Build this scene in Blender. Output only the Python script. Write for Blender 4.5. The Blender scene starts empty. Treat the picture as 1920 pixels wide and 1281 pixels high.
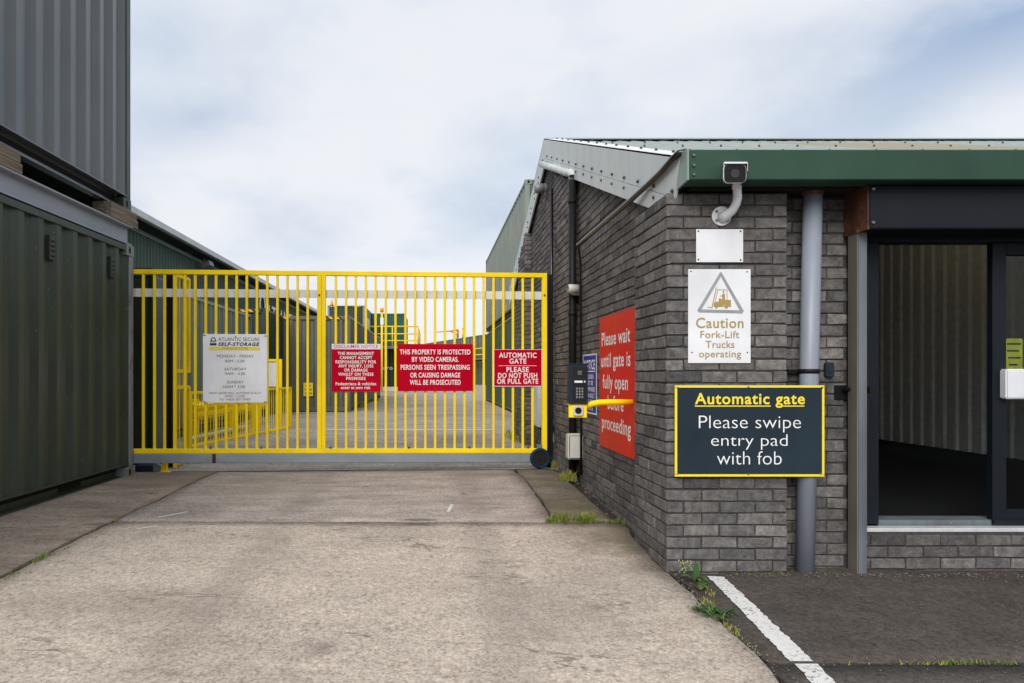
import bpy, bmesh, math, random
from mathutils import Vector, Matrix
R = math.radians
random.seed(7)
sc = bpy.context.scene
C = sc.collection
# ------------------------------------------------------------------ camera
EYE, F, CX, CY = 1.25, 1284.0, 808.0, 702.0      # eye height, focal length in photo pixels, principal point
cd = bpy.data.cameras.new('camera'); cam = bpy.data.objects.new('camera', cd); C.objects.link(cam)
cam.location = (0, 0, EYE); cam.rotation_euler = (R(90), 0, 0)
cd.sensor_width = 36; cd.lens = F / 1920 * 36
cd.shift_x = (960 - CX) / 1920; cd.shift_y = (CY - 640.5) / 1920
cd.clip_start = .05; cd.clip_end = 3000
sc.camera = cam
# ------------------------------------------------------------------ light
sun_travel = Vector((.34, .95, -.77)).normalized()
sl = bpy.data.lights.new('sun', 'SUN'); so = bpy.data.objects.new('sun', sl); C.objects.link(so)
sl.energy = 2.75; sl.angle = R(38); sl.color = (1, .96, .9)
so.rotation_euler = sun_travel.to_track_quat('-Z', 'Y').to_euler(); so.location = (-4, -6, 12)
w = bpy.data.worlds.new('World'); sc.world = w; w.use_nodes = True
wt = w.node_tree; wt.nodes.clear()
def wn(t, **k):
    n = wt.nodes.new(t)
    for a, b in k.items(): setattr(n, a, b)
    return n
sky = wn('ShaderNodeTexSky', sky_type='NISHITA', sun_disc=False)
sd = -sun_travel
sky.sun_elevation = math.asin(sd.z); sky.sun_rotation = math.atan2(sd.x, sd.y)
b1 = wn('ShaderNodeBackground'); b1.inputs[1].default_value = .1; wt.links.new(sky.outputs[0], b1.inputs[0])
tc = wn('ShaderNodeTexCoord'); sp = wn('ShaderNodeSeparateXYZ'); wt.links.new(tc.outputs['Generated'], sp.inputs[0])
def wm(op, a, b):
    n = wn('ShaderNodeMath', operation=op)
    for i, v in enumerate((a, b)):
        if isinstance(v, (int, float)): n.inputs[i].default_value = v
        else: wt.links.new(v, n.inputs[i])
    return n.outputs[0]
zz = wm('ADD', wm('MAXIMUM', sp.outputs[2], 0), .30)
cb = wn('ShaderNodeCombineXYZ')
wt.links.new(wm('DIVIDE', sp.outputs[0], zz), cb.inputs[0]); wt.links.new(wm('DIVIDE', sp.outputs[1], zz), cb.inputs[1])
def wnoise(scale, detail, off, rough=.5):
    mp = wn('ShaderNodeMapping'); mp.inputs['Location'].default_value = off; wt.links.new(cb.outputs[0], mp.inputs[0])
    n = wn('ShaderNodeTexNoise'); n.inputs['Scale'].default_value = scale; n.inputs['Detail'].default_value = detail
    n.inputs['Roughness'].default_value = rough; wt.links.new(mp.outputs[0], n.inputs['Vector']); return n.outputs[0]
def wramp(f, els):
    n = wn('ShaderNodeValToRGB'); wt.links.new(f, n.inputs[0]); e = n.color_ramp.elements
    while len(e) < len(els): e.new(.5)
    for x, (p, c) in zip(e, els): x.position = p; x.color = (*c, 1)
    return n.outputs[0]
cl = wramp(wnoise(1.15, 6, (3.1, .4, 0), .55), [(.30, (.46, .56, .72)), (.42, (.66, .735, .84)), (.52, (.84, .865, .91)), (.8, (.95, .955, .965))])
hz = wramp(sp.outputs[2], [(0, (.92, .93, .955)), (.12, (.90, .915, .945)), (.55, (.80, .845, .91))])
mx = wn('ShaderNodeMix', data_type='RGBA'); mx.inputs[0].default_value = .78
wt.links.new(hz, mx.inputs[6]); wt.links.new(cl, mx.inputs[7])
# a few thin blue-grey breaks, each at its own bearing in the sky
tot = None
nz = wramp(wnoise(2.2, 5, (1.7, 5.1, 0), .6), [(.34, (.15,) * 3), (.60, (1,) * 3)])
for px, py, sx_, sz_, tilt, amt in ((385, 215, .17, .055, -.32, .62), (585, 415, .13, .045, -.1, .55), (890, 255, .08, .05, -.3, .34), (1890, 30, .34, .10, -.25, 1.0), (1500, 60, .28, .05, -.1, .35), (300, 60, .3, .07, 0, .35)):
    d0 = Vector(((px - 808) / 1284, 1, (702 - py) / 1284)).normalized()
    va = wn('ShaderNodeVectorMath', operation='SUBTRACT'); wt.links.new(tc.outputs['Generated'], va.inputs[0]); va.inputs[1].default_value = d0
    mp = wn('ShaderNodeMapping', vector_type='POINT'); mp.inputs['Rotation'].default_value = (0, -tilt, 0); wt.links.new(va.outputs[0], mp.inputs[0])
    ml = wn('ShaderNodeVectorMath', operation='MULTIPLY'); wt.links.new(mp.outputs[0], ml.inputs[0]); ml.inputs[1].default_value = (1 / sx_, 1 / sx_, 1 / sz_)
    le = wn('ShaderNodeVectorMath', operation='LENGTH'); wt.links.new(ml.outputs[0], le.inputs[0])
    f = wm('MULTIPLY', wramp(le.outputs['Value'], [(0, (1,) * 3), (.45, (.55,) * 3), (1, (0,) * 3)]), amt)
    tot = f if tot is None else wm('ADD', tot, f)
tot = wm('MINIMUM', wm('MULTIPLY', tot, nz), .95)
mx2 = wn('ShaderNodeMix', data_type='RGBA'); wt.links.new(tot, mx2.inputs[0]); wt.links.new(mx.outputs[2], mx2.inputs[6]); mx2.inputs[7].default_value = (.36, .475, .67, 1); mx = mx2
b2 = wn('ShaderNodeBackground'); b2.inputs[1].default_value = 1.05; wt.links.new(mx.outputs[2], b2.inputs[0])
ms = wn('ShaderNodeMixShader'); wo = wn('ShaderNodeOutputWorld')
br = wramp(wnoise(.55, 4, (9.3, 2.2, 0)), [(.34, (.70,) * 3), (.46, (.93,) * 3)])      # thin places where blue shows through
wt.links.new(br, ms.inputs[0]); wt.links.new(b1.outputs[0], ms.inputs[1]); wt.links.new(b2.outputs[0], ms.inputs[2])
wt.links.new(ms.outputs[0], wo.inputs[0])
sc.view_settings.view_transform = 'Standard'; sc.view_settings.look = 'None'
sc.view_settings.exposure = 0; sc.view_settings.gamma = 1
sc.render.engine = 'CYCLES'
sc.cycles.max_bounces = 6; sc.cycles.diffuse_bounces = 4; sc.cycles.glossy_bounces = 3
sc.cycles.use_denoising = True

# ------------------------------------------------------------------ pixel -> point helpers (measuring the place)
def PX(px, D): return (px - CX) / F * D
def PZ(py, D): return EYE + (CY - py) / F * D
def YW(px, X): return X * F / (px - CX)            # depth at which a plane x = X meets pixel column px

# ------------------------------------------------------------------ materials
def S(r, g, b):
    f = lambda c: (c / 255) / 12.92 if c / 255 <= .04045 else ((c / 255 + .055) / 1.055) ** 2.4
    return (f(r), f(g), f(b))
class MT:
    def __init__(s, name, rough=.6, metal=0, spec=.5):
        s.m = bpy.data.materials.new(name); s.m.use_nodes = True; s.t = s.m.node_tree
        s.b = s.t.nodes['Principled BSDF']
        s.b.inputs['Roughness'].default_value = rough; s.b.inputs['Metallic'].default_value = metal
        s.b.inputs['Specular IOR Level'].default_value = spec
        s._c = s.t.nodes.new('ShaderNodeTexCoord').outputs['Object']
    def n(s, t, **k):
        n = s.t.nodes.new(t)
        for a, b in k.items(): setattr(n, a, b)
        return n
    def link(s, a, b):
        if hasattr(a, 'is_output'): s.t.links.new(a, b)
        elif isinstance(a, (tuple, list)) and len(a) == 3 and b.type == 'RGBA': b.default_value = (*a, 1)
        else: b.default_value = a
    def vec(s, scale=(1, 1, 1), loc=(0, 0, 0), rot=(0, 0, 0)):
        m = s.n('ShaderNodeMapping'); m.inputs['Scale'].default_value = scale; m.inputs['Location'].default_value = loc
        m.inputs['Rotation'].default_value = rot; s.t.links.new(s._c, m.inputs[0]); return m.outputs[0]
    def noise(s, scale, detail=3, rough=.5, vec=None, dist=0):
        n = s.n('ShaderNodeTexNoise'); n.inputs['Scale'].default_value = scale; n.inputs['Detail'].default_value = detail
        n.inputs['Roughness'].default_value = rough; n.inputs['Distortion'].default_value = dist
        s.t.links.new(vec if vec is not None else s._c, n.inputs['Vector']); return n.outputs[0]
    def voro(s, scale, vec=None, feature='F1'):
        n = s.n('ShaderNodeTexVoronoi', feature=feature); n.inputs['Scale'].default_value = scale
        s.t.links.new(vec if vec is not None else s._c, n.inputs['Vector']); return n.outputs[0]
    def rnd(s): return s.n('ShaderNodeNewGeometry').outputs['Random Per Island']
    def ramp(s, f, els, interp='LINEAR'):
        n = s.n('ShaderNodeValToRGB'); s.link(f, n.inputs[0]); e = n.color_ramp.elements; n.color_ramp.interpolation = interp
        while len(e) < len(els): e.new(.5)
        for x, (p, c) in zip(e, els):
            x.position = p; x.color = (*(c if isinstance(c, (tuple, list)) else (c,) * 3), 1)
        return n.outputs[0]
    def mix(s, f, a, b, mode='MIX'):
        n = s.n('ShaderNodeMix', data_type='RGBA', blend_type=mode)
        s.link(f, n.inputs[0]); s.link(a, n.inputs[6]); s.link(b, n.inputs[7]); return n.outputs[2]
    def math(s, op, a, b=0):
        n = s.n('ShaderNodeMath', operation=op); s.link(a, n.inputs[0]); s.link(b, n.inputs[1]); return n.outputs[0]
    def bump(s, h, strength=.4, dist=.01, prev=None):
        n = s.n('ShaderNodeBump'); n.inputs['Strength'].default_value = strength; n.inputs['Distance'].default_value = dist
        s.t.links.new(h, n.inputs['Height'])
        if prev is not None: s.t.links.new(prev, n.inputs['Normal'])
        s.t.links.new(n.outputs[0], s.b.inputs['Normal']); return n.outputs[0]
    def col(s, c): s.link(c, s.b.inputs['Base Color']); return s
    def rough(s, c): s.link(c, s.b.inputs['Roughness']); return s
def mul(c, k): return tuple(x * k for x in c)

def concrete(name, light, dark, stain, crack=True, grain=70, seed=0, moss=None, coarse=1.0, brush=(.6, 1.5, 1), midc=1.0, spots=()):
    m = MT(name, .9, spec=.25)
    big = m.noise(.55, 5, .6, m.vec(loc=(seed, 0, 0)))
    mid = m.noise(3.2, 5, .65, m.vec(loc=(seed, 3, 0), scale=brush))
    c = m.mix(m.math('ADD', m.math('MULTIPLY', m.ramp(mid, [(.36, 0), (.62, 1)]), midc), .5 - .5 * midc), dark, light)
    c = m.mix(m.math('MULTIPLY', m.ramp(big, [(.48, 0), (.70, 1)]), .75), c, stain)
    fine = m.noise(grain, 3, .7)
    c = m.mix(1, c, m.ramp(fine, [(.30, .50), (.46, .92), (.56, 1.05), (.70, 1.35)]), 'MULTIPLY')
    gr2 = m.noise(grain * .45, 4, .75, m.vec(loc=(seed, 5, 2), scale=(1, .8, 1)))
    c = m.mix(coarse, c, m.ramp(gr2, [(.28, .52), (.42, .86), (.52, 1.03), (.62, 1.14), (.75, 1.38)]), 'MULTIPLY')
    agg = m.voro(grain * 1.3)
    c = m.mix(m.math('MULTIPLY', m.ramp(agg, [(.10, 1), (.22, 0)]), m.ramp(m.noise(8, 3), [(.45, 0), (.62, .5)])), c, mul(dark, .38))
    pit = m.voro(9, m.vec(scale=(1, 1, .05)))
    c = m.mix(m.math('MULTIPLY', m.ramp(pit, [(.030, 1), (.055, 0)]), .6), c, mul(dark, .3))
    h = m.math('ADD', fine, m.math('MULTIPLY', mid, .8))
    if crack:
        w1 = m.noise(.9, 6, .6, m.vec(scale=(.35, 1.6, 1), loc=(seed + 4.2, .7, 0)))
        line = m.math('MULTIPLY', m.ramp(m.math('ABSOLUTE', m.math('SUBTRACT', w1, .5)), [(.0, 1), (.0022, .8), (.006, 0)]),
                      m.ramp(m.noise(1.3, 2, .5, m.vec(loc=(7, seed, 0))), [(.50, 0), (.58, .75)]))
        c = m.mix(line, c, mul(dark, .25))
    for sx_, sy_, rx_, ry_, amt, sc_ in spots:
        va = m.n('ShaderNodeMapping'); va.inputs['Location'].default_value = (-sx_ / rx_, -sy_ / ry_, 0); va.inputs['Scale'].default_value = (1 / rx_, 1 / ry_, 0); m.t.links.new(m._c, va.inputs[0])
        ln = m.n('ShaderNodeVectorMath', operation='LENGTH'); m.t.links.new(va.outputs[0], ln.inputs[0])
        dd = m.math('ADD', ln.outputs['Value'], m.math('MULTIPLY', m.math('SUBTRACT', m.noise(5, 5, .7, m.vec(loc=(sx_, 0, 0))), .5), 1.5))
        c = m.mix(m.math('MULTIPLY', m.ramp(dd, [(.35, 1), (1, 0)]), amt), c, m.mix(fine, mul(sc_, .7), mul(sc_, 1.25)))
    if moss: 
        c = m.mix(m.math('MULTIPLY', m.ramp(m.noise(1.7, 4, .6, m.vec(loc=(2, seed, 0))), [(.42, 0), (.6, .8)]), 1), c, moss)
    m.bump(m.math('ADD', h, m.math('MULTIPLY', gr2, .9)), .6, .008); m.col(c); return m.m

def paint(name, c, rough=.42, dirt=.35, rust=0, seed=0, spec=.5, streak=(9, 9, .5), metal=0, dirtc=None, chips=0, chipc=None):
    """sheet or bar paint with run-down dirt, faint fading and optional rust"""
    m = MT(name, rough, metal, spec)
    a = m.noise(1.6, 4, .6, m.vec(loc=(seed, seed, 0)))
    b = m.noise(1, 4, .6, m.vec(scale=streak, loc=(seed, 0, 0)))
    cc = m.mix(m.ramp(a, [(.3, 0), (.7, 1)]), mul(c, .86), mul(c, 1.12))
    cc = m.mix(m.math('MULTIPLY', m.ramp(b, [(.45, 0), (.72, 1)]), dirt), cc, dirtc or mul(c, .45))
    if chips:
        cc = m.mix(m.math('MULTIPLY', m.ramp(m.noise(38, 2), [(.72, 0), (.74, 1)]), chips), cc, chipc or S(196, 196, 188))
    if rust:
        r = m.ramp(m.noise(4.5, 6, .7, m.vec(scale=(1, 1, .45), loc=(seed + 1, 2, 5))), [(.62 - .2 * rust, 0), (.72 - .15 * rust, 1)])
        rc = m.ramp(m.noise(22, 4), [(.3, S(50, 29, 20)), (.58, S(112, 60, 32)), (.72, S(172, 112, 62))])
        cc = m.mix(r, cc, rc); m.rough(m.mix(r, (rough,) * 3, (.9,) * 3))
    else:
        m.rough(m.ramp(a, [(.3, rough * .85), (.7, min(1, rough * 1.25))]))
    m.bump(m.noise(26, 3), .08, .004); m.col(cc); return m.m
def plain(name, c, rough=.5, metal=0, spec=.5, var=.12, scale=14):
    m = MT(name, rough, metal, spec)
    m.col(m.mix(m.ramp(m.noise(scale, 4, .6), [(.3, 0), (.7, 1)]), mul(c, 1 - var), mul(c, 1 + var))); return m.m
def lettering(name, c): return plain(name, c, .5, var=.06, scale=40)

M = {}
M['conc_near'] = concrete('pale worn concrete', S(201, 188, 174), S(176, 163, 151), S(148, 137, 127), seed=1, midc=.6, spots=((1.45, 5.1, .62, .55, .75, S(112, 104, 84)), (1.5, 4.5, .3, .5, .5, S(120, 112, 92)), (-1.6, 3.6, .8, .35, .35, S(130, 120, 111)), (.7, 3.6, .5, .5, .35, S(132, 124, 116)), (-.1, 5.3, .2, .06, .6, S(84, 78, 76)), (-1.15, 4.4, .2, 2.6, .32, S(132, 122, 114)), (.38, 4.2, .2, 2.6, .32, S(134, 124, 116)), (-.5, 3.1, .12, .1, .5, S(110, 102, 97))))
M['conc_far'] = concrete('grey worn concrete', S(182, 171, 162), S(154, 144, 137), S(130, 121, 115), seed=5, grain=85, spots=((-.1, 5.45, .22, .07, .7, S(78, 72, 72)), (-1.6, 7.0, .5, .9, .3, S(150, 138, 124)), (.5, 7.6, .5, .3, .4, S(112, 104, 100)), (-1.15, 6.6, .2, 1.8, .3, S(122, 114, 108)), (.38, 6.6, .2, 1.8, .3, S(122, 114, 108))))
M['conc_left'] = concrete('grey brown concrete', S(160, 147, 134), S(132, 120, 110), S(106, 96, 88), seed=9, grain=85)
M['conc_patch'] = concrete('stained brown concrete', S(132, 122, 110), S(106, 98, 88), S(84, 79, 70), seed=13, grain=80, moss=S(98, 92, 72))
M['yard'] = concrete('grey yard concrete', S(172, 165, 160), S(148, 141, 137), S(128, 121, 117), seed=21, grain=40)
M['asphalt'] = concrete('dark asphalt', S(92, 84, 78), S(70, 65, 61), S(58, 54, 51), seed=31, grain=62, crack=False, brush=(1, 1, 1), midc=.5)
M['asphalt_pale'] = concrete('smoother pale asphalt', S(98, 93, 88), S(82, 78, 75), S(68, 65, 62), seed=35, grain=80, crack=False, brush=(1, 1, 1), midc=.5)
M['soil'] = plain('dark gritty soil', S(38, 33, 27), .95, var=.4, scale=30)
def brickmat():
    m = MT('dark grey brick', .86, spec=.3)
    r = m.rnd()
    c = m.ramp(r, [(0, S(82, 81, 82)), (.2, S(116, 113, 112)), (.42, S(96, 94, 95)), (.62, S(136, 132, 129)), (.8, S(108, 104, 103)), (1, S(124, 120, 118))])
    c = m.mix(1, c, m.ramp(m.noise(20, 5, .75), [(.28, .42), (.5, .92), (.72, 1.45)]), 'MULTIPLY')
    c = m.mix(1, c, m.ramp(m.noise(9, 4, .7), [(.3, .66), (.5, .92), (.7, 1.22)]), 'MULTIPLY')
    c = m.mix(m.math('MULTIPLY', m.ramp(m.noise(1.1, 4, .6), [(.45, 0), (.7, 1)]), .45), c, S(70, 66, 64))
    c = m.mix(m.math('MULTIPLY', m.ramp(m.voro(66), [(.09, 1), (.16, 0)]), m.ramp(m.noise(5, 4), [(.50, 0), (.66, .6)])), c, S(190, 186, 180))
    c = m.mix(m.math('MULTIPLY', m.ramp(m.noise(2.3, 5, .75, m.vec(loc=(4, 9, 1))), [(.66, 0), (.74, 1)]), .35), c, S(170, 166, 160))
    h = m.math('ADD', m.noise(34, 5, .75), m.math('MULTIPLY', m.noise(120, 2), .35))
    m.bump(h, .9, .012); m.col(c); return m.m
M['brick'] = brickmat()
M['mortar'] = plain('dark mortar', S(62, 59, 58), .95, var=.35, scale=30)
M['galv'] = paint('galvanised steel', S(150, 158, 164), .42, .35, metal=.35, seed=3, streak=(1.5, 9, 9), dirtc=S(112, 118, 122))
M['galv_pale'] = paint('pale galvanised strip', S(206, 209, 210), .5, .3, seed=23, streak=(3, 9, 9), dirtc=S(170, 172, 170))
M['galv_post'] = paint('weathered galvanised steel', S(112, 122, 128), .5, .5, metal=.3, seed=8, dirtc=S(74, 72, 68), chips=.5)
M['galv_brown'] = paint('galvanised steel gone brown', S(116, 112, 106), .55, .5, metal=.2, seed=11, dirtc=S(86, 78, 68))
M['yellow'] = paint('yellow gloss paint', S(255, 220, 2), .45, .12, spec=.25, chips=.35, chipc=S(128, 92, 40), seed=2, dirtc=S(196, 158, 20), streak=(6, 6, 1.2))
M['yellow_far'] = plain('yellow railing paint', S(240, 204, 30), .45)
M['red'] = paint('red sign face', S(184, 0, 34), .5, .06, seed=4, spec=.06)
def fadedred():
    m = MT('faded red plastic', .4, spec=.15)
    b = m.noise(1, 3, .5, m.vec(scale=(6, 6, .35)))
    c = m.mix(m.math('MULTIPLY', m.ramp(b, [(.45, 0), (.7, 1)]), .7), S(216, 10, 20), S(214, 52, 16))
    m.bump(m.noise(1, 2, .5, m.vec(scale=(.6, .6, 9))), .25, .02)
    m.col(c); return m.m
M['red_faded'] = fadedred()
M['blue_sign'] = paint('blue sign face', S(30, 56, 150), .45, .2, seed=4, spec=.15)
M['white'] = paint('white plastic', S(224, 226, 230), .4, .10, seed=5, dirtc=S(190, 190, 186), streak=(3, 3, .6))
M['white_board'] = paint('white board face', S(238, 240, 243), .5, .06, seed=25, dirtc=S(214, 214, 212), spec=.3)
M['white_old'] = paint('aged white plastic', S(206, 204, 196), .5, .35, seed=6, dirtc=S(150, 148, 138), streak=(7, 7, 1.5))
M['white_trim'] = paint('weathered white sheet metal', S(200, 206, 206), .45, .3, seed=7, dirtc=S(150, 156, 152), streak=(1.2, 5, .8))
M['wht'] = lettering('white lettering', S(236, 236, 236))
M['redl'] = lettering('red lettering', S(190, 50, 60))
M['darkredl'] = lettering('dark red lettering', S(120, 30, 52))
M['greyl'] = lettering('grey lettering', S(54, 58, 66))
M['blackl'] = lettering('black lettering', S(42, 48, 58))
M['gold'] = lettering('faded gold lettering', S(164, 140, 84))
M['silver'] = plain('silver grey print', S(150, 150, 152), .5, spec=.2)
M['yell'] = lettering('yellow lettering', S(240, 216, 50))
M['slate'] = paint('slate sign face', S(40, 52, 62), .5, .15, seed=12, spec=.12)
M['navy'] = paint('dark blue door paint', S(21, 28, 36), .45, .15, seed=13, spec=.2)
M['box'] = paint('dark shutter box paint', S(29, 32, 38), .5, .15, seed=14, spec=.15)
M['black'] = plain('black plastic', S(24, 25, 27), .5, spec=.2)
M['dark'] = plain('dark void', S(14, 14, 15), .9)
M['cable'] = plain('glossy black cable', S(12, 12, 13), .28, spec=.6)
M['post_black'] = paint('black painted steel', S(22, 21, 22), .5, .2, seed=15, spec=.2)
M['rusty'] = paint('rusted steel plate', S(74, 40, 26), .8, .5, rust=.85, seed=16)
M['rust_yel'] = M['rusty']
M['pipe'] = paint('silver grey pipe paint', S(136, 143, 156), .38, .3, seed=17, dirtc=S(108, 113, 124), streak=(14, 14, .8))
M['fascia'] = paint('green sheet metal', S(46, 74, 60), .45, .3, seed=18, streak=(2, 2, 1), spec=.25)
M['fascia_end'] = paint('pale green sheet metal', S(132, 150, 142), .4, .25, seed=19)
def roofmat():
    m = MT('grey green roof sheet', .5)
    c = m.mix(m.ramp(m.noise(.7, 4, .6), [(.60, 0), (.68, 1)]), S(150, 162, 158), S(178, 168, 142))
    c = m.mix(m.math('MULTIPLY', m.ramp(m.noise(6, 4), [(.4, 0), (.7, 1)]), .3), c, S(128, 140, 134))
    m.col(c); return m.m
M['roof'] = roofmat()
def rlmat():
    m = MT('yellowed translucent roof sheet', .6); tr = m.n('ShaderNodeBsdfTranslucent'); tr.inputs[0].default_value = (.80, .68, .42, 1)
    mx_ = m.n('ShaderNodeMixShader'); mx_.inputs[0].default_value = .2; m.col(S(170, 164, 144))
    m.t.links.new(m.b.outputs[0], mx_.inputs[1]); m.t.links.new(tr.outputs[0], mx_.inputs[2]); m.t.links.new(mx_.outputs[0], m.t.nodes['Material Output'].inputs[0]); return m.m
M['rooflight'] = rlmat()
def timbermat():
    m = MT('weathered timber', .85)
    g = m.noise(1, 5, .7, m.vec(scale=(40, 2, 60)))
    c = m.ramp(g, [(.3, S(70, 62, 52)), (.5, S(120, 108, 92)), (.7, S(150, 137, 118))])
    m.bump(g, .6, .01); m.col(c); return m.m
M['timber'] = timbermat()
def glassmat():
    m = MT('tinted glass', .03, spec=.5); m.b.inputs['Transmission Weight'].default_value = 1
    m.b.inputs['Base Color'].default_value = (.62, .66, .66, 1); m.b.inputs['IOR'].default_value = 1.2; return m.m
M['glass'] = glassmat()
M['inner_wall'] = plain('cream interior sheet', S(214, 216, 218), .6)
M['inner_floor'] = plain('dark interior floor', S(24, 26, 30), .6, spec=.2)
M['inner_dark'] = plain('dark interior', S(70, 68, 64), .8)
M['alu'] = plain('aluminium', S(214, 216, 218), .35, metal=.3)
M['tyre'] = plain('blue rubber tyre', S(14, 44, 74), .7, var=.2, spec=.2)
M['hub'] = plain('black wheel hub', S(30, 30, 30), .55, spec=.25)
M['steel_bolt'] = plain('bolt steel', S(120, 120, 116), .4, metal=.6)
M['screw'] = plain('dark screw cap', S(58, 58, 54), .5)
M['rustbolt'] = plain('rusted bolt', S(92, 52, 30), .8, var=.3)
M['poster'] = plain('yellow paper', S(206, 206, 60), .7)
M['lamp_grey'] = plain('grey lamp casing', S(128, 130, 134), .4)
M['lens'] = plain('dark lens', S(58, 58, 62), .4, spec=.25)
M['beam'] = paint('grey beam paint', S(150, 158, 170), .45, .35, seed=27, streak=(9, 1.2, 9), dirtc=S(112, 116, 122))
M['amber'] = plain('amber beacon plastic', S(240, 160, 20), .35)
M['red_steel'] = plain('red painted steel', S(196, 66, 52), .5)
M['stone'] = grassmat_('grit', S(92, 86, 80), S(128, 120, 112), S(70, 66, 62)) if False else plain('grit stone', S(112, 105, 98), .9, var=.45, scale=60)
def linemat():
    m = MT('worn white road paint', .8, spec=.3)
    chip = m.math('MULTIPLY', m.ramp(m.noise(48, 4, .8), [(.55, 0), (.60, 1)]), m.ramp(m.noise(2.6, 3), [(.40, .15), (.6, 1)]))
    c = m.mix(chip, m.mix(m.noise(9, 4), S(205, 205, 203), S(226, 226, 224)), S(88, 82, 77)); m.bump(m.noise(80, 2), .4, .004); m.col(c); return m.m
M['line'] = linemat()
def hazmat():
    m = MT('yellow and black hazard stripes', .5)
    wv = m.n('ShaderNodeTexWave', wave_type='BANDS', bands_direction='DIAGONAL'); wv.inputs['Scale'].default_value = 3.2
    m.t.links.new(m.vec(scale=(1, 0, 1.2)), wv.inputs[0])
    m.col(m.ramp(wv.outputs[1], [(.49, S(30, 28, 22)), (.51, S(235, 180, 40))])); return m.m
M['hazard'] = hazmat()
def greens(name, c, seed, rough=.45, **k): return paint(name, c, rough, .35, seed=seed, streak=(7, 7, .35), **k)
M['g_lower'] = greens('dark olive container paint', S(54, 66, 56), 1, rough=.38, dirtc=S(38, 44, 37), chips=.25)
M['rail_dark'] = greens('dark container rail paint', S(50, 55, 52), 14)
M['g_upper'] = greens('grey container paint', S(80, 87, 91), 2, rough=.2, dirtc=S(58, 64, 68), spec=.9)
M['g_mid'] = greens('sage container paint', S(104, 118, 106), 3, dirtc=S(74, 84, 74))
M['g_olive'] = greens('grey olive container paint', S(92, 95, 88), 4, dirtc=S(70, 72, 66))
M['g_dark'] = greens('dark green container paint', S(44, 58, 54), 5)
M['g_teal'] = greens('teal container paint', S(24, 86, 78), 6)
M['g_sage'] = greens('pale sage container paint', S(128, 136, 126), 7)
M['g_deep'] = greens('deep green container paint', S(62, 84, 74), 8)
M['g_row'] = greens('grey green container door paint', S(78, 92, 86), 9)
M['g_clad'] = paint('green warehouse cladding', S(72, 98, 86), .5, .25, seed=10, streak=(3, 3, .6))
M['g_cab'] = paint('dark green cabinet paint', S(22, 56, 48), .3, .2, seed=11)
M['rail_grey'] = greens('grey rail paint', S(128, 134, 128), 12)
M['post_rust'] = paint('rust streaked corner post', S(128, 132, 138), .5, .4, rust=.35, seed=13, dirtc=S(96, 80, 66))
def grassmat(name, a, b, c):
    m = MT(name, .6, spec=.3); m.col(m.ramp(m.rnd(), [(0, a), (.5, b), (1, c)]))
    m.b.inputs['Subsurface Weight'].default_value = 0; return m.m
M['grass'] = grassmat('fresh grass', S(70, 104, 36), S(112, 142, 46), S(150, 160, 70))
M['grass_dry'] = grassmat('yellowing grass', S(120, 126, 50), S(164, 156, 74), S(128, 140, 56))
M['leaf'] = grassmat('weed leaf', S(46, 80, 38), S(66, 100, 48), S(96, 118, 60))
M['bloom'] = grassmat('pale seed head', S(160, 150, 112), S(190, 182, 150), S(140, 142, 82))

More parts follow.
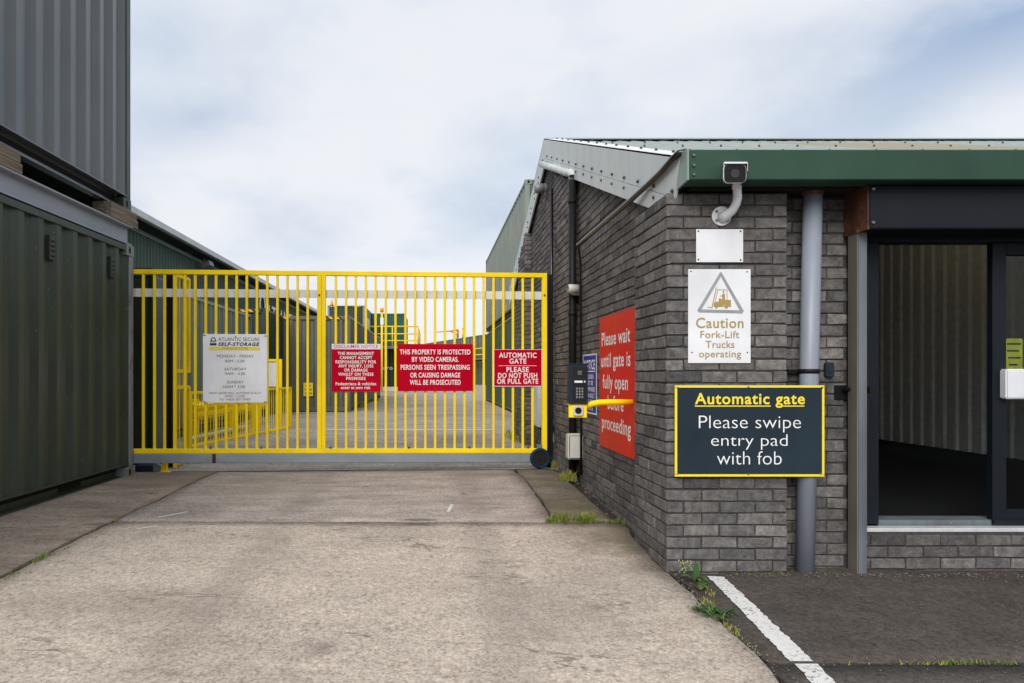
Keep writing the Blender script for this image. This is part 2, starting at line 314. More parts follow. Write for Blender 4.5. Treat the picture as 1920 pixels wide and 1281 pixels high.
# ------------------------------------------------------------------ mesh helpers
class MB:
    def __init__(s): s.v = []; s.f = []; s.m = []; s.sm = []
    def quad(s, pts, m=0, smooth=False):
        b = len(s.v); s.v += [tuple(p) for p in pts]; s.f.append(tuple(range(b, b + len(pts)))); s.m.append(m); s.sm.append(smooth); return s
    def hexa(s, p, m=0):
        """8 corners: bottom 4 counter-clockwise, then top 4"""
        b = len(s.v); s.v += [tuple(q) for q in p]
        for q in ((3, 2, 1, 0), (4, 5, 6, 7), (0, 1, 5, 4), (1, 2, 6, 5), (2, 3, 7, 6), (3, 0, 4, 7)):
            s.f.append(tuple(b + i for i in q)); s.m.append(m); s.sm.append(False)
        return s
    def box(s, x0, x1, y0, y1, z0, z1, m=0):
        return s.hexa([(x0, y0, z0), (x1, y0, z0), (x1, y1, z0), (x0, y1, z0), (x0, y0, z1), (x1, y0, z1), (x1, y1, z1), (x0, y1, z1)], m)
    def bar(s, a, b, w, h, m=0, up=(0, 0, 1)):
        a, b = Vector(a), Vector(b); d = (b - a).normalized(); u = Vector(up)
        if abs(d.dot(u)) > .95: u = Vector((0, 1, 0))
        r = d.cross(u).normalized() * w / 2; t = r.cross(d).normalized() * h / 2
        return s.hexa([a - r - t, a + r - t, b + r - t, b - r - t, a - r + t, a + r + t, b + r + t, b - r + t], m)
    def tube(s, pts, r, n=12, m=0, cap=True, smooth=True):
        pts = [Vector(p) for p in pts]; rs = r if isinstance(r, (list, tuple)) else [r] * len(pts)
        base = len(s.v); up = None
        for i, p in enumerate(pts):
            d = (pts[min(i + 1, len(pts) - 1)] - pts[max(i - 1, 0)]).normalized()
            if up is None: up = Vector((0, 0, 1)) if abs(d.z) < .9 else Vector((0, 1, 0))
            a = d.cross(up).normalized(); b = a.cross(d).normalized(); up = b
            for k in range(n):
                t = 2 * math.pi * k / n; s.v.append(tuple(p + (a * math.cos(t) + b * math.sin(t)) * rs[i]))
        for i in range(len(pts) - 1):
            for k in range(n):
                k2 = (k + 1) % n
                s.f.append((base + i * n + k, base + i * n + k2, base + (i + 1) * n + k2, base + (i + 1) * n + k)); s.m.append(m); s.sm.append(smooth)
        if cap:
            s.f.append(tuple(base + k for k in range(n))[::-1]); s.m.append(m); s.sm.append(False)
            e = base + (len(pts) - 1) * n; s.f.append(tuple(e + k for k in range(n))); s.m.append(m); s.sm.append(False)
        return s
    def prism(s, poly, d, m=0):
        """extrude a planar polygon (3-D points) along vector d"""
        b = len(s.v); n = len(poly); d = Vector(d)
        s.v += [tuple(p) for p in poly] + [tuple(Vector(p) + d) for p in poly]
        s.f.append(tuple(range(b + n - 1, b - 1, -1))); s.f.append(tuple(range(b + n, b + 2 * n))); s.m += [m, m]; s.sm += [False] * 2
        for i in range(n):
            j = (i + 1) % n; s.f.append((b + i, b + j, b + n + j, b + n + i)); s.m.append(m); s.sm.append(False)
        return s
    def strip(s, prof, d, m=0):
        """open sheet: a profile line swept along vector d"""
        b = len(s.v); n = len(prof); d = Vector(d)
        s.v += [tuple(p) for p in prof] + [tuple(Vector(p) + d) for p in prof]
        for i in range(n - 1):
            s.f.append((b + i, b + i + 1, b + n + i + 1, b + n + i)); s.m.append(m); s.sm.append(False)
        return s
    def build(s, name, mats, parent=None, world=False, bevel=0, seg=1):
        me = bpy.data.meshes.new(name)
        vs = s.v
        if parent is not None and world:
            inv = parent.matrix_basis.inverted(); vs = [tuple(inv @ Vector(p)) for p in vs]
        me.from_pydata(vs, [], s.f)
        for mm in (mats if isinstance(mats, (list, tuple)) else [mats]): me.materials.append(M[mm] if isinstance(mm, str) else mm)
        me.polygons.foreach_set('material_index', s.m); me.polygons.foreach_set('use_smooth', s.sm)
        bm = bmesh.new(); bm.from_mesh(me)
        bmesh.ops.recalc_face_normals(bm, faces=bm.faces)
        if bevel:
            ed = [e for e in bm.edges if len(e.link_faces) == 2 and e.calc_face_angle(0) > .6]
            bmesh.ops.bevel(bm, geom=ed, offset=bevel, segments=seg, affect='EDGES', clamp_overlap=True)
        bm.to_mesh(me); bm.free(); me.update()
        o = bpy.data.objects.new(name, me); C.objects.link(o)
        if parent is not None: o.parent = parent
        return o
def tag(o, label=None, cat=None, group=None, kind=None):
    if label: o['label'] = label
    if cat: o['category'] = cat
    if group: o['group'] = group
    if kind: o['kind'] = kind
    return o
def thing(name, label, cat, loc=(0, 0, 0), rz=0, group=None):
    o = bpy.data.objects.new(name, None); C.objects.link(o); o.location = loc; o.rotation_euler = (0, 0, rz); o.empty_display_size = .2
    return tag(o, label, cat, group)
KIDS = {}
def dup(root, loc, rz, label, group=None):
    r = root.copy(); C.objects.link(r); r.location = loc; r.rotation_euler = (0, 0, rz); r['label'] = label
    if group: r['group'] = group
    for ch in list(root.children):
        c = ch.copy(); C.objects.link(c); c.parent = r
        for g in ch.children:
            d = g.copy(); C.objects.link(d); d.parent = c
    return r
def struct(o): o['kind'] = 'structure'; return o
_tc = bpy.data.curves.new('text_tool', 'FONT'); _to = bpy.data.objects.new('text_tool', _tc); C.objects.link(_to)
def text_into(mb, s, cx, width, base, cap, y, bold=0, shear=0, m=0, vertical=False, align='C', serif=False):
    """flat letters in the local x-z plane facing -y, fitted to a width and a capital height"""
    _tc.body = s; _tc.offset = bold; _tc.shear = shear; _tc.space_character = 1.0 + max(0, bold) * 5; _tc.resolution_u = 4
    bpy.context.view_layer.update()
    me = bpy.data.meshes.new_from_object(_to.evaluated_get(bpy.context.evaluated_depsgraph_get()))
    xs = [v.co.x for v in me.vertices]; x0, x1 = min(xs), max(xs)
    kx = width / (x1 - x0); kz = cap / .682; b = len(mb.v)
    for v in me.vertices:
        lx, lz = (v.co.x - x0) * kx - width / 2, v.co.y * kz
        mb.v.append((cx + lx, y, base + lz) if not vertical else (cx - lz, y, base + lx))
    for p in me.polygons:
        mb.f.append(tuple(b + i for i in p.vertices)); mb.m.append(m); mb.sm.append(False)
    bpy.data.meshes.remove(me)

# ------------------------------------------------------------------ the ground
def lerp_pts(pts, x):
    if x <= pts[0][0]: return pts[0][1]
    for (a, b), (c, d) in zip(pts, pts[1:]):
        if x <= c:
            t = (x - a) / (c - a); t = t * t * (3 - 2 * t) * .5 + t * .5; return b + (d - b) * t
    return pts[-1][1]
RP = [(-6, -.16), (2.6, -.035), (4.3, 0), (5.0, .055), (5.37, .09), (7.2, .15), (8.2, .14), (9.5, .12)]
LP = [(-6, -.02), (2.8, .045), (5.0, .092), (6.0, .1), (8.2, .11), (9.5, .12)]
def gz(x, y):
    if x > 1.52: return min(lerp_pts(RP, y), 0)
    t = max(0, min(1, (x + 2.5) / 3.9)); t = t * t * (3 - 2 * t)
    return lerp_pts(LP, y) * (1 - t) + lerp_pts(RP, y) * t
def slab(name, left, right, y0, y1, mat, dz=0, step=.16, jit=.012, jy=.008, kind=True):
    """a ground sheet between two side lines x = left(y), right(y), with ragged edges and a thickness"""
    rs = random.Random(hash(name) % 1000 if False else sum(map(ord, name)))
    ny = max(2, int((y1 - y0) / step)); mb = MB(); rows = []
    nx = max(2, int((right((y0 + y1) / 2) - left((y0 + y1) / 2)) / step))
    b = 0
    for j in range(ny + 1):
        y = y0 + (y1 - y0) * j / ny
        l, r = left(y), right(y)
        for i in range(nx + 1):
            x = l + (r - l) * i / nx
            xx = x + (rs.uniform(-jit, jit) if i in (0, nx) else 0)
            yy = y + (rs.uniform(-jy, jy) if j in (0, ny) else 0)
            mb.v.append((xx, yy, gz(x, y) + dz))
    W_ = nx + 1
    for j in range(ny):
        for i in range(nx):
            mb.f.append((j * W_ + i, j * W_ + i + 1, (j + 1) * W_ + i + 1, (j + 1) * W_ + i)); mb.m.append(0); mb.sm.append(True)
    rim = [i for i in range(nx + 1)] + [j * W_ + nx for j in range(1, ny + 1)] + [ny * W_ + i for i in range(nx - 1, -1, -1)] + [j * W_ for j in range(ny - 1, 0, -1)]
    b = len(mb.v); mb.v += [(mb.v[i][0], mb.v[i][1], mb.v[i][2] - .06) for i in rim]
    for k in range(len(rim)):
        k2 = (k + 1) % len(rim); mb.f.append((rim[k], b + k, b + k2, rim[k2])); mb.m.append(0); mb.sm.append(False)
    return struct(mb.build(name, mat))
K = lambda c: (lambda y: c)
# soil sheet to the horizon, showing in the joints
xs = [-900, -200, -40] + [-8 + .5 * i for i in range(33)] + [40, 200, 900]
ys = [-600, -100, -12] + [-6 + .5 * i for i in range(33)] + [40, 200, 1500]
mb = MB()
for y in ys:
    for x in xs: mb.v.append((x, y, gz(x, y) - .045))
for j in range(len(ys) - 1):
    for i in range(len(xs) - 1):
        n = len(xs); mb.f.append((j * n + i, j * n + i + 1, (j + 1) * n + i + 1, (j + 1) * n + i)); mb.m.append(0); mb.sm.append(True)
struct(mb.build('ground', 'soil'))
wob = lambda y: .010 * math.sin(2.3 * y) + .006 * math.sin(7.1 * y + 1)
edgeR = lambda y: 1.485 + .010 * math.sin(5 * y) - .14 * max(0, 3.2 - y)
slab('driveway', lambda y: -2.474 + wob(y), edgeR, -3.5, 5.364, 'conc_near')
slab('driveway', lambda y: -2.5 + wob(y), lambda y: .975 + .010 * math.sin(3.1 * y), 5.378, 8.02, 'conc_far', jit=.016)
slab('pavement', lambda y: .992 + .010 * math.sin(3.1 * y), K(1.60), 5.39, 8.02, 'conc_patch', dz=.004, jit=.014)
slab('pavement', K(-4.4), lambda y: -2.495 + wob(y), -3.5, 8.02, 'conc_left', dz=.01)
slab('asphalt', lambda y: edgeR(y) + .02, K(14), 3.036, 4.6, 'asphalt', dz=-.003, jit=.02)
slab('asphalt', lambda y: edgeR(y) + .025, K(14), -3.5, 3.022, 'asphalt_pale', dz=-.003, jit=.02)
mb = MB()
yy = [8.04, 9, 12, 16, 22, 30, 45, 70, 120, 260]; xx = [-120, -40, -12, -6, -3, 0, 3, 6, 12, 40, 120]
for y in yy:
    for x in xx: mb.v.append((x, y, gz(max(-3, min(1.5, x)), y)))
for j in range(len(yy) - 1):
    for i in range(len(xx) - 1):
        n = len(xx); mb.f.append((j * n + i, j * n + i + 1, (j + 1) * n + i + 1, (j + 1) * n + i)); mb.m.append(0); mb.sm.append(True)
struct(mb.build('yard', 'yard'))
# painted lines
def painted(name, pts_l, pts_r, dz=.004):
    rs = random.Random(3); mb = MB(); n = 60
    for i in range(n + 1):
        t = i / n
        a = Vector(pts_l[0]).lerp(Vector(pts_l[1]), t); b = Vector(pts_r[0]).lerp(Vector(pts_r[1]), t)
        j1, j2 = rs.uniform(-.006, .006), rs.uniform(-.006, .006)
        for q in (a + Vector((j1, 0)), b + Vector((j2, 0))):
            mb.v.append((q.x, q.y, gz(q.x, q.y) + dz))
        if i: k = 2 * i; mb.f.append((k - 2, k - 1, k + 1, k)); mb.m.append(0); mb.sm.append(True)
    return struct(mb.build(name, 'line'))
painted('road_marking', ((1.711, 4.24), (1.597, 3.045)), ((1.806, 4.225), (1.702, 3.045)), dz=.002)
painted('road_marking', ((1.606, 3.02), (1.24, .2)), ((1.704, 3.02), (1.32, .2)), dz=.002)
mb = MB(); mb.quad([(-2.3, 13.85, .126), (1.3, 13.85, .126), (1.3, 14.02, .126), (-2.3, 14.02, .126)]); struct(mb.build('road_marking', 'line'))
for a, b, wd in (((-2.2, 5.5), (-2.03, 5.72), .035), ((-2.2, 5.12), (-2.08, 5.2), .04), ((.14, 5.72), (.19, 6.0), .035)):
    a, b = Vector(a), Vector(b); d = (b - a).normalized(); r = Vector((d.y, -d.x)) * wd / 2; mb = MB()
    mb.quad([(q.x, q.y, gz(q.x, q.y) + .004) for q in (a - r * .6, a + r, b + r * .5, b - r)]); struct(mb.build('road_marking', 'line'))

# ------------------------------------------------------------------ the brick building
SX, FY = 1.585, 4.31                     # plane of the gable wall, plane of the front wall
PXF = 1.485                              # face of the pilasters
EAVE_Y, EAVE_Z, RIDGE_Y, RIDGE_Z, FAR_Y = 4.21, 2.59, 9.27, 4.44, 13.36
SL = (RIDGE_Z - EAVE_Z) / (RIDGE_Y - EAVE_Y)
def roof_z(y): return RIDGE_Z - SL * abs(y - RIDGE_Y)
COURSE, ZB = .0746, -.0672
def bricks(mb, o, u, n, L, ztop, par=0, zmin=None, zb=ZB, m=0):
    rs = random.Random(int(o[0] * 100) + int(o[1] * 10) + par)
    u, n = Vector((*u, 0)), Vector((*n, 0)); o = Vector((*o, 0)); k = 0
    while True:
        z0 = zb + k * COURSE; z1 = z0 + COURSE - .010
        x = -.1125 if (k + par) % 2 else 0
        if z0 > 5 or all(z0 > ztop(t * L / 8) for t in range(9)): break
        while x < L:
            a, b = max(x, 0), min(x + .2155, L); x += .225
            if b - a < .03: continue
            zt = min(z1, ztop((a + b) / 2))
            if zt - z0 < .02 or (zmin is not None and zt < zmin): continue
            j = lambda s=.0034: rs.uniform(-s, s)
            q = [(a + j(), z0 + j()), (b + j(), z0 + j()), (b + j(), zt + j()), (a + j(), zt + j())]
            out = rs.uniform(-.0025, .003); e = .0035; base = len(mb.v)
            sg = ((1, 1), (-1, 1), (-1, -1), (1, -1))
            for dep, ins in ((-.022, 0), (-.003, 0), (0, e)):
                for (qx, qz), (sx, sz) in zip(q, sg):
                    p = o + u * (qx + sx * ins) + n * (dep + (out if dep > -.02 else 0)); mb.v.append((p.x, p.y, qz + sz * ins))
            for l in (0, 4):
                for c in range(4):
                    c2 = (c + 1) % 4; mb.f.append((base + l + c, base + l + c2, base + l + 4 + c2, base + l + 4 + c)); mb.m.append(m); mb.sm.append(False)
            mb.f.append((base + 8, base + 9, base + 10, base + 11)); mb.m.append(m); mb.sm.append(False)
        k += 1
bld = thing('brick_building', 'low dark grey brick building with white verge, green gutter and shuttered doorway', 'building', (SX, FY, 0))
TOPZ = 2.395
MR = .0085
# gable wall
mb = MB()
flash_bot = lambda y: roof_z(y) - .39
bricks(mb, (SX, 13.3), (0, -1), (-1, 0), 13.3 - 4.98, lambda t: flash_bot(13.3 - t) + .12, par=0)
pr = [(SX + MR, 4.98, -.1), (SX + MR, 13.29, -.1), (SX + MR, 13.29, flash_bot(13.29) + .15), (SX + MR, RIDGE_Y, flash_bot(RIDGE_Y) + .15), (SX + MR, 4.98, flash_bot(4.98) + .15)]
mb.prism(pr, (.2, 0, 0), 1)
mb.build('gable_wall', ['brick', 'mortar'], bld, True)
# corner pier
mb = MB()
bricks(mb, (1.483, FY), (1, 0), (0, -1), 2.24 - 1.483, lambda t: TOPZ, par=1)
bricks(mb, (1.483, 4.99), (0, -1), (-1, 0), .68, lambda t: TOPZ, par=0)
mb.box(1.483 + MR, 2.24 - MR, FY + MR, 4.98, -.1, TOPZ - .004, 1)
mb.build('corner_pier', ['brick', 'mortar'], bld, True)
for y0, y1 in ((7.39, 8.25), (10.8, 11.66)):
    mb = MB(); ft = lambda y: min(flash_bot(y) - .012, 9)
    bricks(mb, (PXF, y1), (0, -1), (-1, 0), y1 - y0, lambda t: ft(y1 - t), par=0)
    bricks(mb, (PXF, y0), (1, 0), (0, -1), .1, lambda t: ft(y0) , par=1)
    zt = [(PXF + MR, y0 + MR, -.1), (PXF + MR, y1 - MR, -.1), (PXF + MR, y1 - MR, ft(y1)), (PXF + MR, y0 + MR, ft(y0))]
    mb.prism(zt, (.09, 0, 0), 1)
    mb.build('pilaster', ['brick', 'mortar'], bld, True)
# front wall, set back beside the pier
mb = MB()
bricks(mb, (2.235, 4.44), (1, 0), (0, -1), 2.70 - 2.235, lambda t: 2.41, par=1)
mb.box(2.238, 2.70, 4.44 + MR, 4.7, -.1, 2.40, 1)
bricks(mb, (5.30, 4.44), (1, 0), (0, -1), 6.8, lambda t: 2.41, par=1)
mb.box(5.30, 12.1, 4.44 + MR, 4.7, -.1, 2.40, 1)
mb.build('front_wall', ['brick', 'mortar'], bld, True)
mb = MB()
bricks(mb, (2.70, 4.375), (1, 0), (0, -1), 2.60, lambda t: .232, par=0)
mb.box(2.70, 5.30, 4.375 + MR, 4.62, -.1, .236, 1)
mb.build('door_step', ['brick', 'mortar'], bld, True)
mb = MB(); mb.box(11.9, 12.1, 4.7, 13.3, -.1, 2.5); mb.box(1.8, 12.1, 13.1, 13.3, -.1, 2.5); 
mb.prism([(12.1, 4.5, 2.5), (12.1, 13.2, 2.5), (12.1, RIDGE_Y, 4.2)], (-.2, 0, 0)); mb.build('rear_wall', 'mortar', bld, True)
# roof sheets with ribs and screws
mb = MB(); prof = []; x = 1.60
def rib(xa, xb, p=.19):
    out = []; x = xa
    while x < xb:
        out += [(x, 0), (x + p * .5, 0), (x + p * .62, .028), (x + p * .86, .028)]; x += p
    return out
rp = rib(1.60, 12.2)
RLA, RLB = 1.60 + .19 * 13, 1.60 + .19 * 22          # rooflight opening added to light the lining warmly from above
for ya, yb, xa_, xb_ in ((EAVE_Y - .03, RIDGE_Y, 0, RLA), (EAVE_Y - .03, 5.6, RLA - .001, RLB), (8.3, RIDGE_Y, RLA - .001, RLB), (EAVE_Y - .03, RIDGE_Y, RLB - .001, 99), (RIDGE_Y, FAR_Y, 0, 99)):
    a = [(x, ya, roof_z(ya) - .055 + h) for x, h in rp if xa_ <= x <= xb_ + .002]; d = (0, yb - ya, roof_z(yb) - roof_z(ya)); mb.strip(a, d)
for yr in (4.45, 5.6, 6.8, 8.0, 9.0):
    for i in range(26):
        xx_ = 1.60 + .19 * (2 * i) + .14
        if xx_ < 12: mb.tube([(xx_, yr, roof_z(yr) - .03), (xx_, yr, roof_z(yr) - .008)], [.013, .009], 6, 1)
mb.prism([(1.55, RIDGE_Y - .16, roof_z(RIDGE_Y - .16) + .0), (1.55, RIDGE_Y, RIDGE_Z + .012), (1.55, RIDGE_Y + .16, roof_z(RIDGE_Y + .16)), (1.55, RIDGE_Y, RIDGE_Z - .02)], (10.6, 0, 0), 2)
mb.build('roof', ['roof', 'screw', 'fascia_end'], bld, True)
mb = MB(); a = [(x, 5.58, roof_z(5.58) - .052 + h) for x, h in rp if RLA - .001 <= x <= RLB + .002]; mb.strip(a, (0, 2.74, roof_z(8.32) - roof_z(5.58))); mb.build('rooflight', 'rooflight', bld, True)
# bargeboard of pale sheet: face, lower strip and top lip
mb = MB(); BX = 1.530
def board(ya, yb, top, bot, x, th, m=0, cut=0):
    mb.prism([(x, ya, roof_z(ya) - top), (x, yb, roof_z(yb) - top), (x, yb, roof_z(yb) - bot), (x, ya + cut, roof_z(ya + cut) - bot)], (th, 0, 0), m)
joints = [(EAVE_Y, 7.0), (7.004, RIDGE_Y)]
for ya, yb in joints: board(ya, yb, 0, .262, BX, .02, cut=.10 if ya < 5 else 0)
board(EAVE_Y + .10, 6.1, .266, .39, BX - .003, .02, cut=.04); board(6.103, RIDGE_Y, .266, .39, BX - .003, .02)
board(RIDGE_Y, FAR_Y, 0, .262, BX, .02); board(RIDGE_Y, FAR_Y, .266, .39, BX - .003, .02)
for ya, yb in ((EAVE_Y, RIDGE_Y), (RIDGE_Y, FAR_Y)):
    mb.prism([(BX, ya, roof_z(ya) + .003), (BX, yb, roof_z(yb) + .003), (BX, yb, roof_z(yb) - .012), (BX, ya, roof_z(ya) - .012)], (.22, 0, 0), 1)
y = EAVE_Y + .12
while y < FAR_Y - .1:
    for d in (.225, .305): mb.tube([(BX + .002, y, roof_z(y) - d), (BX - .014, y, roof_z(y) - d)], [.014, .010], 7, 2)
    mb.tube([(BX + .13, y, roof_z(y)), (BX + .13, y, roof_z(y) + .018)], [.013, .009], 7, 2); y += .36
mb.build('bargeboard', ['white_trim', 'white', 'screw'], bld, True)
# box gutter in green sheet
mb = MB(); mb.box(1.548, 12.2, 4.10, 4.255, 2.414, 2.597)
g = mb.build('gutter', ['fascia'], bld, True, bevel=.006)
mb = MB(); mb.prism([(1.533, 4.098, 2.412), (1.533, 4.098, 2.6), (1.533, 4.27, 2.62), (1.533, 4.27, 2.40)], (.014, 0, 0)); mb.build('end_cap', 'fascia_end', g, True) if False else mb.build('gutter_end_cap', 'fascia_end', bld, True, bevel=.003)
for z in (2.445, 2.50, 2.56):
    mb = MB(); mb.tube([(1.572, 4.102, z), (1.572, 4.088, z)], [.011, .007], 8); o = mb.build('screw', 'steel_bolt', bld, True); o.parent = g
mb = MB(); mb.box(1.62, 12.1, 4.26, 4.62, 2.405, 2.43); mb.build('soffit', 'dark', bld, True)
# ceiling, floor and lining seen through the doorway
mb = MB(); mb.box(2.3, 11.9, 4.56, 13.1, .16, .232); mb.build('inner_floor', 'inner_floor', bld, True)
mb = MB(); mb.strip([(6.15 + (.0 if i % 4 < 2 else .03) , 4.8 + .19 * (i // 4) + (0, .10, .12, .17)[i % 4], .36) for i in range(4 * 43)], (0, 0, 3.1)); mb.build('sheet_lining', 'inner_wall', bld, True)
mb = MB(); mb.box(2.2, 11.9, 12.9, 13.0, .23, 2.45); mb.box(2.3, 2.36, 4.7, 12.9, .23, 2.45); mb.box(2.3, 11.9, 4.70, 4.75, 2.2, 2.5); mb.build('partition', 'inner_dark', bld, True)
# doorway: guide post, shutter box, frame, threshold and glazed leaf
mb = MB(); mb.box(2.692, 2.744, 4.308, 4.314, -.03, 2.145); mb.box(2.738, 2.744, 4.314, 4.42, -.03, 2.145); mb.box(2.692, 2.744, 4.40, 4.406, -.03, 2.145)
p = mb.build('shutter_guide', ['galv_post'], bld, True, bevel=.0015)
mb = MB(); mb.box(2.682, 2.690, 4.310, 4.405, -.03, 2.14); mb.build('guide_flange', 'galv_brown', bld, True)
sb = MB(); sb.box(2.688, 5.6, 4.20, 4.435, 2.144, 2.408); sbo = sb.build('shutter_box', 'box', bld, True, bevel=.006, seg=2)
mb = MB(); mb.box(2.676, 2.686, 4.198, 4.437, 2.140, 2.410); mb.build('shutter_end_plate', 'rusty', bld, True)
for z in (2.18, 2.385):
    mb = MB(); mb.tube([(2.71, 4.202, z), (2.71, 4.188, z)], [.013, .008], 8); o = mb.build('bolt', 'steel_bolt', bld, True); o.parent = sbo
mb = MB(); mb.box(2.748, 2.80, 4.44, 4.56, .255, 2.15); mb.box(2.80, 2.925, 4.47, 4.56, .27, 2.15); mb.box(2.748, 5.3, 4.44, 4.56, 2.11, 2.18); mb.box(5.22, 5.3, 4.44, 4.56, .255, 2.15)
mb.build('door_frame', 'navy', bld, True, bevel=.004)
mb = MB(); mb.box(2.79, 5.3, 4.39, 4.47, .238, .262); mb.build('threshold', 'alu', bld, True, bevel=.003)
mb = MB(); mb.box(2.93, 5.2, 4.49, 4.62, .255, .295); mb.build('inner_sill', 'galv_post', bld, True)
leaf = thing('tmp', None, None)
bpy.data.objects.remove(leaf)
mb = MB(); mb.box(3.675, 3.765, 4.478, 4.53, .272, 2.11); mb.box(4.55, 4.64, 4.478, 4.53, .272, 2.11); mb.box(3.765, 4.55, 4.478, 4.53, .272, .365); mb.box(3.765, 4.55, 4.478, 4.53, 2.03, 2.11)
gd = mb.build('sliding_door', 'navy', bld, True, bevel=.004)
mb = MB(); mb.box(3.765, 4.55, 4.50, 4.508, .365, 2.03); o = mb.build('pane', 'glass', bld, True)
o.parent = gd
mb = MB(); mb.box(3.67, 4.64, 4.462, 4.476, .268, .300); o = mb.build('kick_plate', 'navy', bld, True); o.parent = gd
mb = MB(); mb.box(3.715, 3.845, 4.42, 4.478, PZ(748, 4.45), PZ(692, 4.45)); o = mb.build('handle_box', 'white', bld, True, bevel=.008, seg=2); o.parent = gd
mb = MB(); mb.box(4.62, 4.70, 4.535, 4.57, .272, 2.11); mb.box(4.70, 5.22, 4.535, 4.57, .272, .365); mb.box(4.70, 5.22, 4.535, 4.57, 2.03, 2.11); o = mb.build('door_side_light', 'navy', bld, True)
mb = MB(); mb.box(4.70, 5.22, 4.55, 4.556, .365, 2.03); o2 = mb.build('pane', 'glass', bld, True); o2.parent = o
mb = MB(); mb.box(3.78, 3.895, 4.5095, 4.5115, PZ(712, 4.51), PZ(635, 4.51))
po = mb.build('notice', 'poster', None); tag(po, 'small yellow paper notice stuck inside the glass door above the white handle box', 'notice')
mb = MB()
for i, (a, b) in enumerate(((.1, .9), (.1, .8), (.15, .9), (.2, .7), (.1, .85))):
    z = PZ(645 + 13 * i, 4.5); mb.box(3.78 + .115 * a, 3.78 + .115 * b, 4.5088, 4.5092, z - .006, z + .006)
mb.build('printed_lines', 'greyl', po)
# downpipe by the door
dp = MB(); a, b = (PX(1524, 4.355), 4.355, 2.40), (PX(1509, 4.355), 4.355, -.005)
dp.tube([a, b], .056, 24); dpo = dp.build('downpipe', 'pipe', bld, True)
q = Vector(a).lerp(Vector(b), .47)
mb = MB(); mb.tube([q + Vector((0, 0, .014)), q - Vector((0, 0, .014))], .0595, 24); mb.box(q.x - .11, q.x + .02, 4.40, 4.43, q.z - .012, q.z + .012); o = mb.build('pipe_clip', 'black', bld, True); o.parent = dpo
mb = MB(); mb.tube([(a[0], 4.355, 2.43), (a[0], 4.355, 2.385)], [.075, .060], 20); o = mb.build('pipe_socket', 'rusty', bld, True); o.parent = dpo
# black downpipe on the gable wall with its sloping pale pipe
mb = MB(); mb.tube([(1.517, 7.34, 3.38), (1.517, 7.34, .13)], .041, 18); gdp = mb.build('downpipe', 'black', bld, True)
for z in (3.1, 1.9, .95):
    mb = MB(); mb.tube([(1.517, 7.34, z + .02), (1.517, 7.34, z - .02)], .046, 18); o = mb.build('pipe_clip', 'black', bld, True); o.parent = gdp
mb = MB(); mb.tube([(1.49, 9.25, 4.09), (1.492, 8.3, 3.75), (1.497, 7.5, 3.455), (1.505, 7.40, 3.43), (1.517, 7.345, 3.39), (1.517, 7.34, 3.33)], .042, 14); o = mb.build('gutter_pipe', 'white_trim', bld, True)
# cables
mb = MB(); pts = [(1.60, 4.22, 2.605), (1.56, 4.21, 2.615), (1.52, 4.20, 2.605)] + [(1.507, YW(px, 1.507), PZ(py, YW(px, 1.507))) for px, py in ((1262, 297), (1240, 322), (1215, 346))] + [(1.475, YW(px, 1.475), PZ(py, YW(px, 1.475))) for px, py in ((1180, 378), (1140, 412), (1105, 441), (1084, 459))]
mb.tube(pts, [.022, .023, .021] + [.020] * 7, 10); mb.tube([pts[-1], (1.55, 7.1, 2.4), (1.562, 7.12, .2)], .012, 8); mb.build('cable_conduit', 'cable', bld, True)
mb = MB(); mb.tube([(1.462, 8.30, 3.5), (1.462, 8.30, .32)], .02, 10); mb.build('cable_conduit', 'cable', bld, True)

# ------------------------------------------------------------------ fixed to the building
def sign(name, label, cat, loc, rz, wd, h, th=.004, mat='white', group=None, bevel=.0008):
    t = thing(name, label, cat, loc, rz, group)
    mb = MB(); mb.box(0, wd, -th, 0, 0, h); mb.build('board', mat, t, bevel=bevel); t['th'] = th; return t
def screws(t, pts, r=.006, mat='steel_bolt', y=None):
    for x, z in pts:
        mb = MB(); y0 = -t['th'] if y is None else y; mb.tube([(x, y0, z), (x, y0 - .004, z)], [r, r * .6], 10); mb.build('screw', mat, t)
def lines(t, S_, x0, y1, items, mat, name='lettering', lift=.0012, extra=None):
    """items: text, centre px, width px, baseline py, capital height px, bold"""
    mb = MB()
    for it in items:
        s, xc, wp, yb, cap = it[:5]; bold = it[5] if len(it) > 5 else 0; sh = it[6] if len(it) > 6 else 0
        text_into(mb, s, (xc - x0) * S_, wp * S_, (y1 - yb) * S_, cap * S_, -t['th'] - lift, bold, sh)
    if extra: extra(mb)
    return mb.build(name, mat, t)
DF = FY - .004
SF = DF / F
def fsign(name, label, cat, x0, y0, x1, y1, **k):
    D = k.pop('D', DF); s = D / F
    return sign(name, label, cat, (PX(x0, D), D, PZ(y1, D)), 0, (x1 - x0) * s, (y1 - y0) * s, **k)
t = fsign('blank_sign', 'blank white plate screwed to the brick pier below the security camera', 'sign', 1305, 430, 1393, 492)
screws(t, [((x - 1305) * SF, (492 - y) * SF) for x, y in ((1309, 434), (1388, 434), (1309, 487), (1388, 488))], .006, 'screw')
t = fsign('warning_sign', 'white caution sign with fork-lift truck triangle on the brick pier', 'sign', 1290, 505, 1407, 681)
lines(t, SF, 1290, 681, [('Caution', 1349, 89, 615, 18.5, .014)], 'gold')
lines(t, SF, 1290, 681, [('Fork-Lift', 1349, 73, 634, 13, .012), ('Trucks', 1349.5, 54, 652.5, 13, .012), ('operating', 1349.5, 79, 670, 12.5, .012)], 'gold')
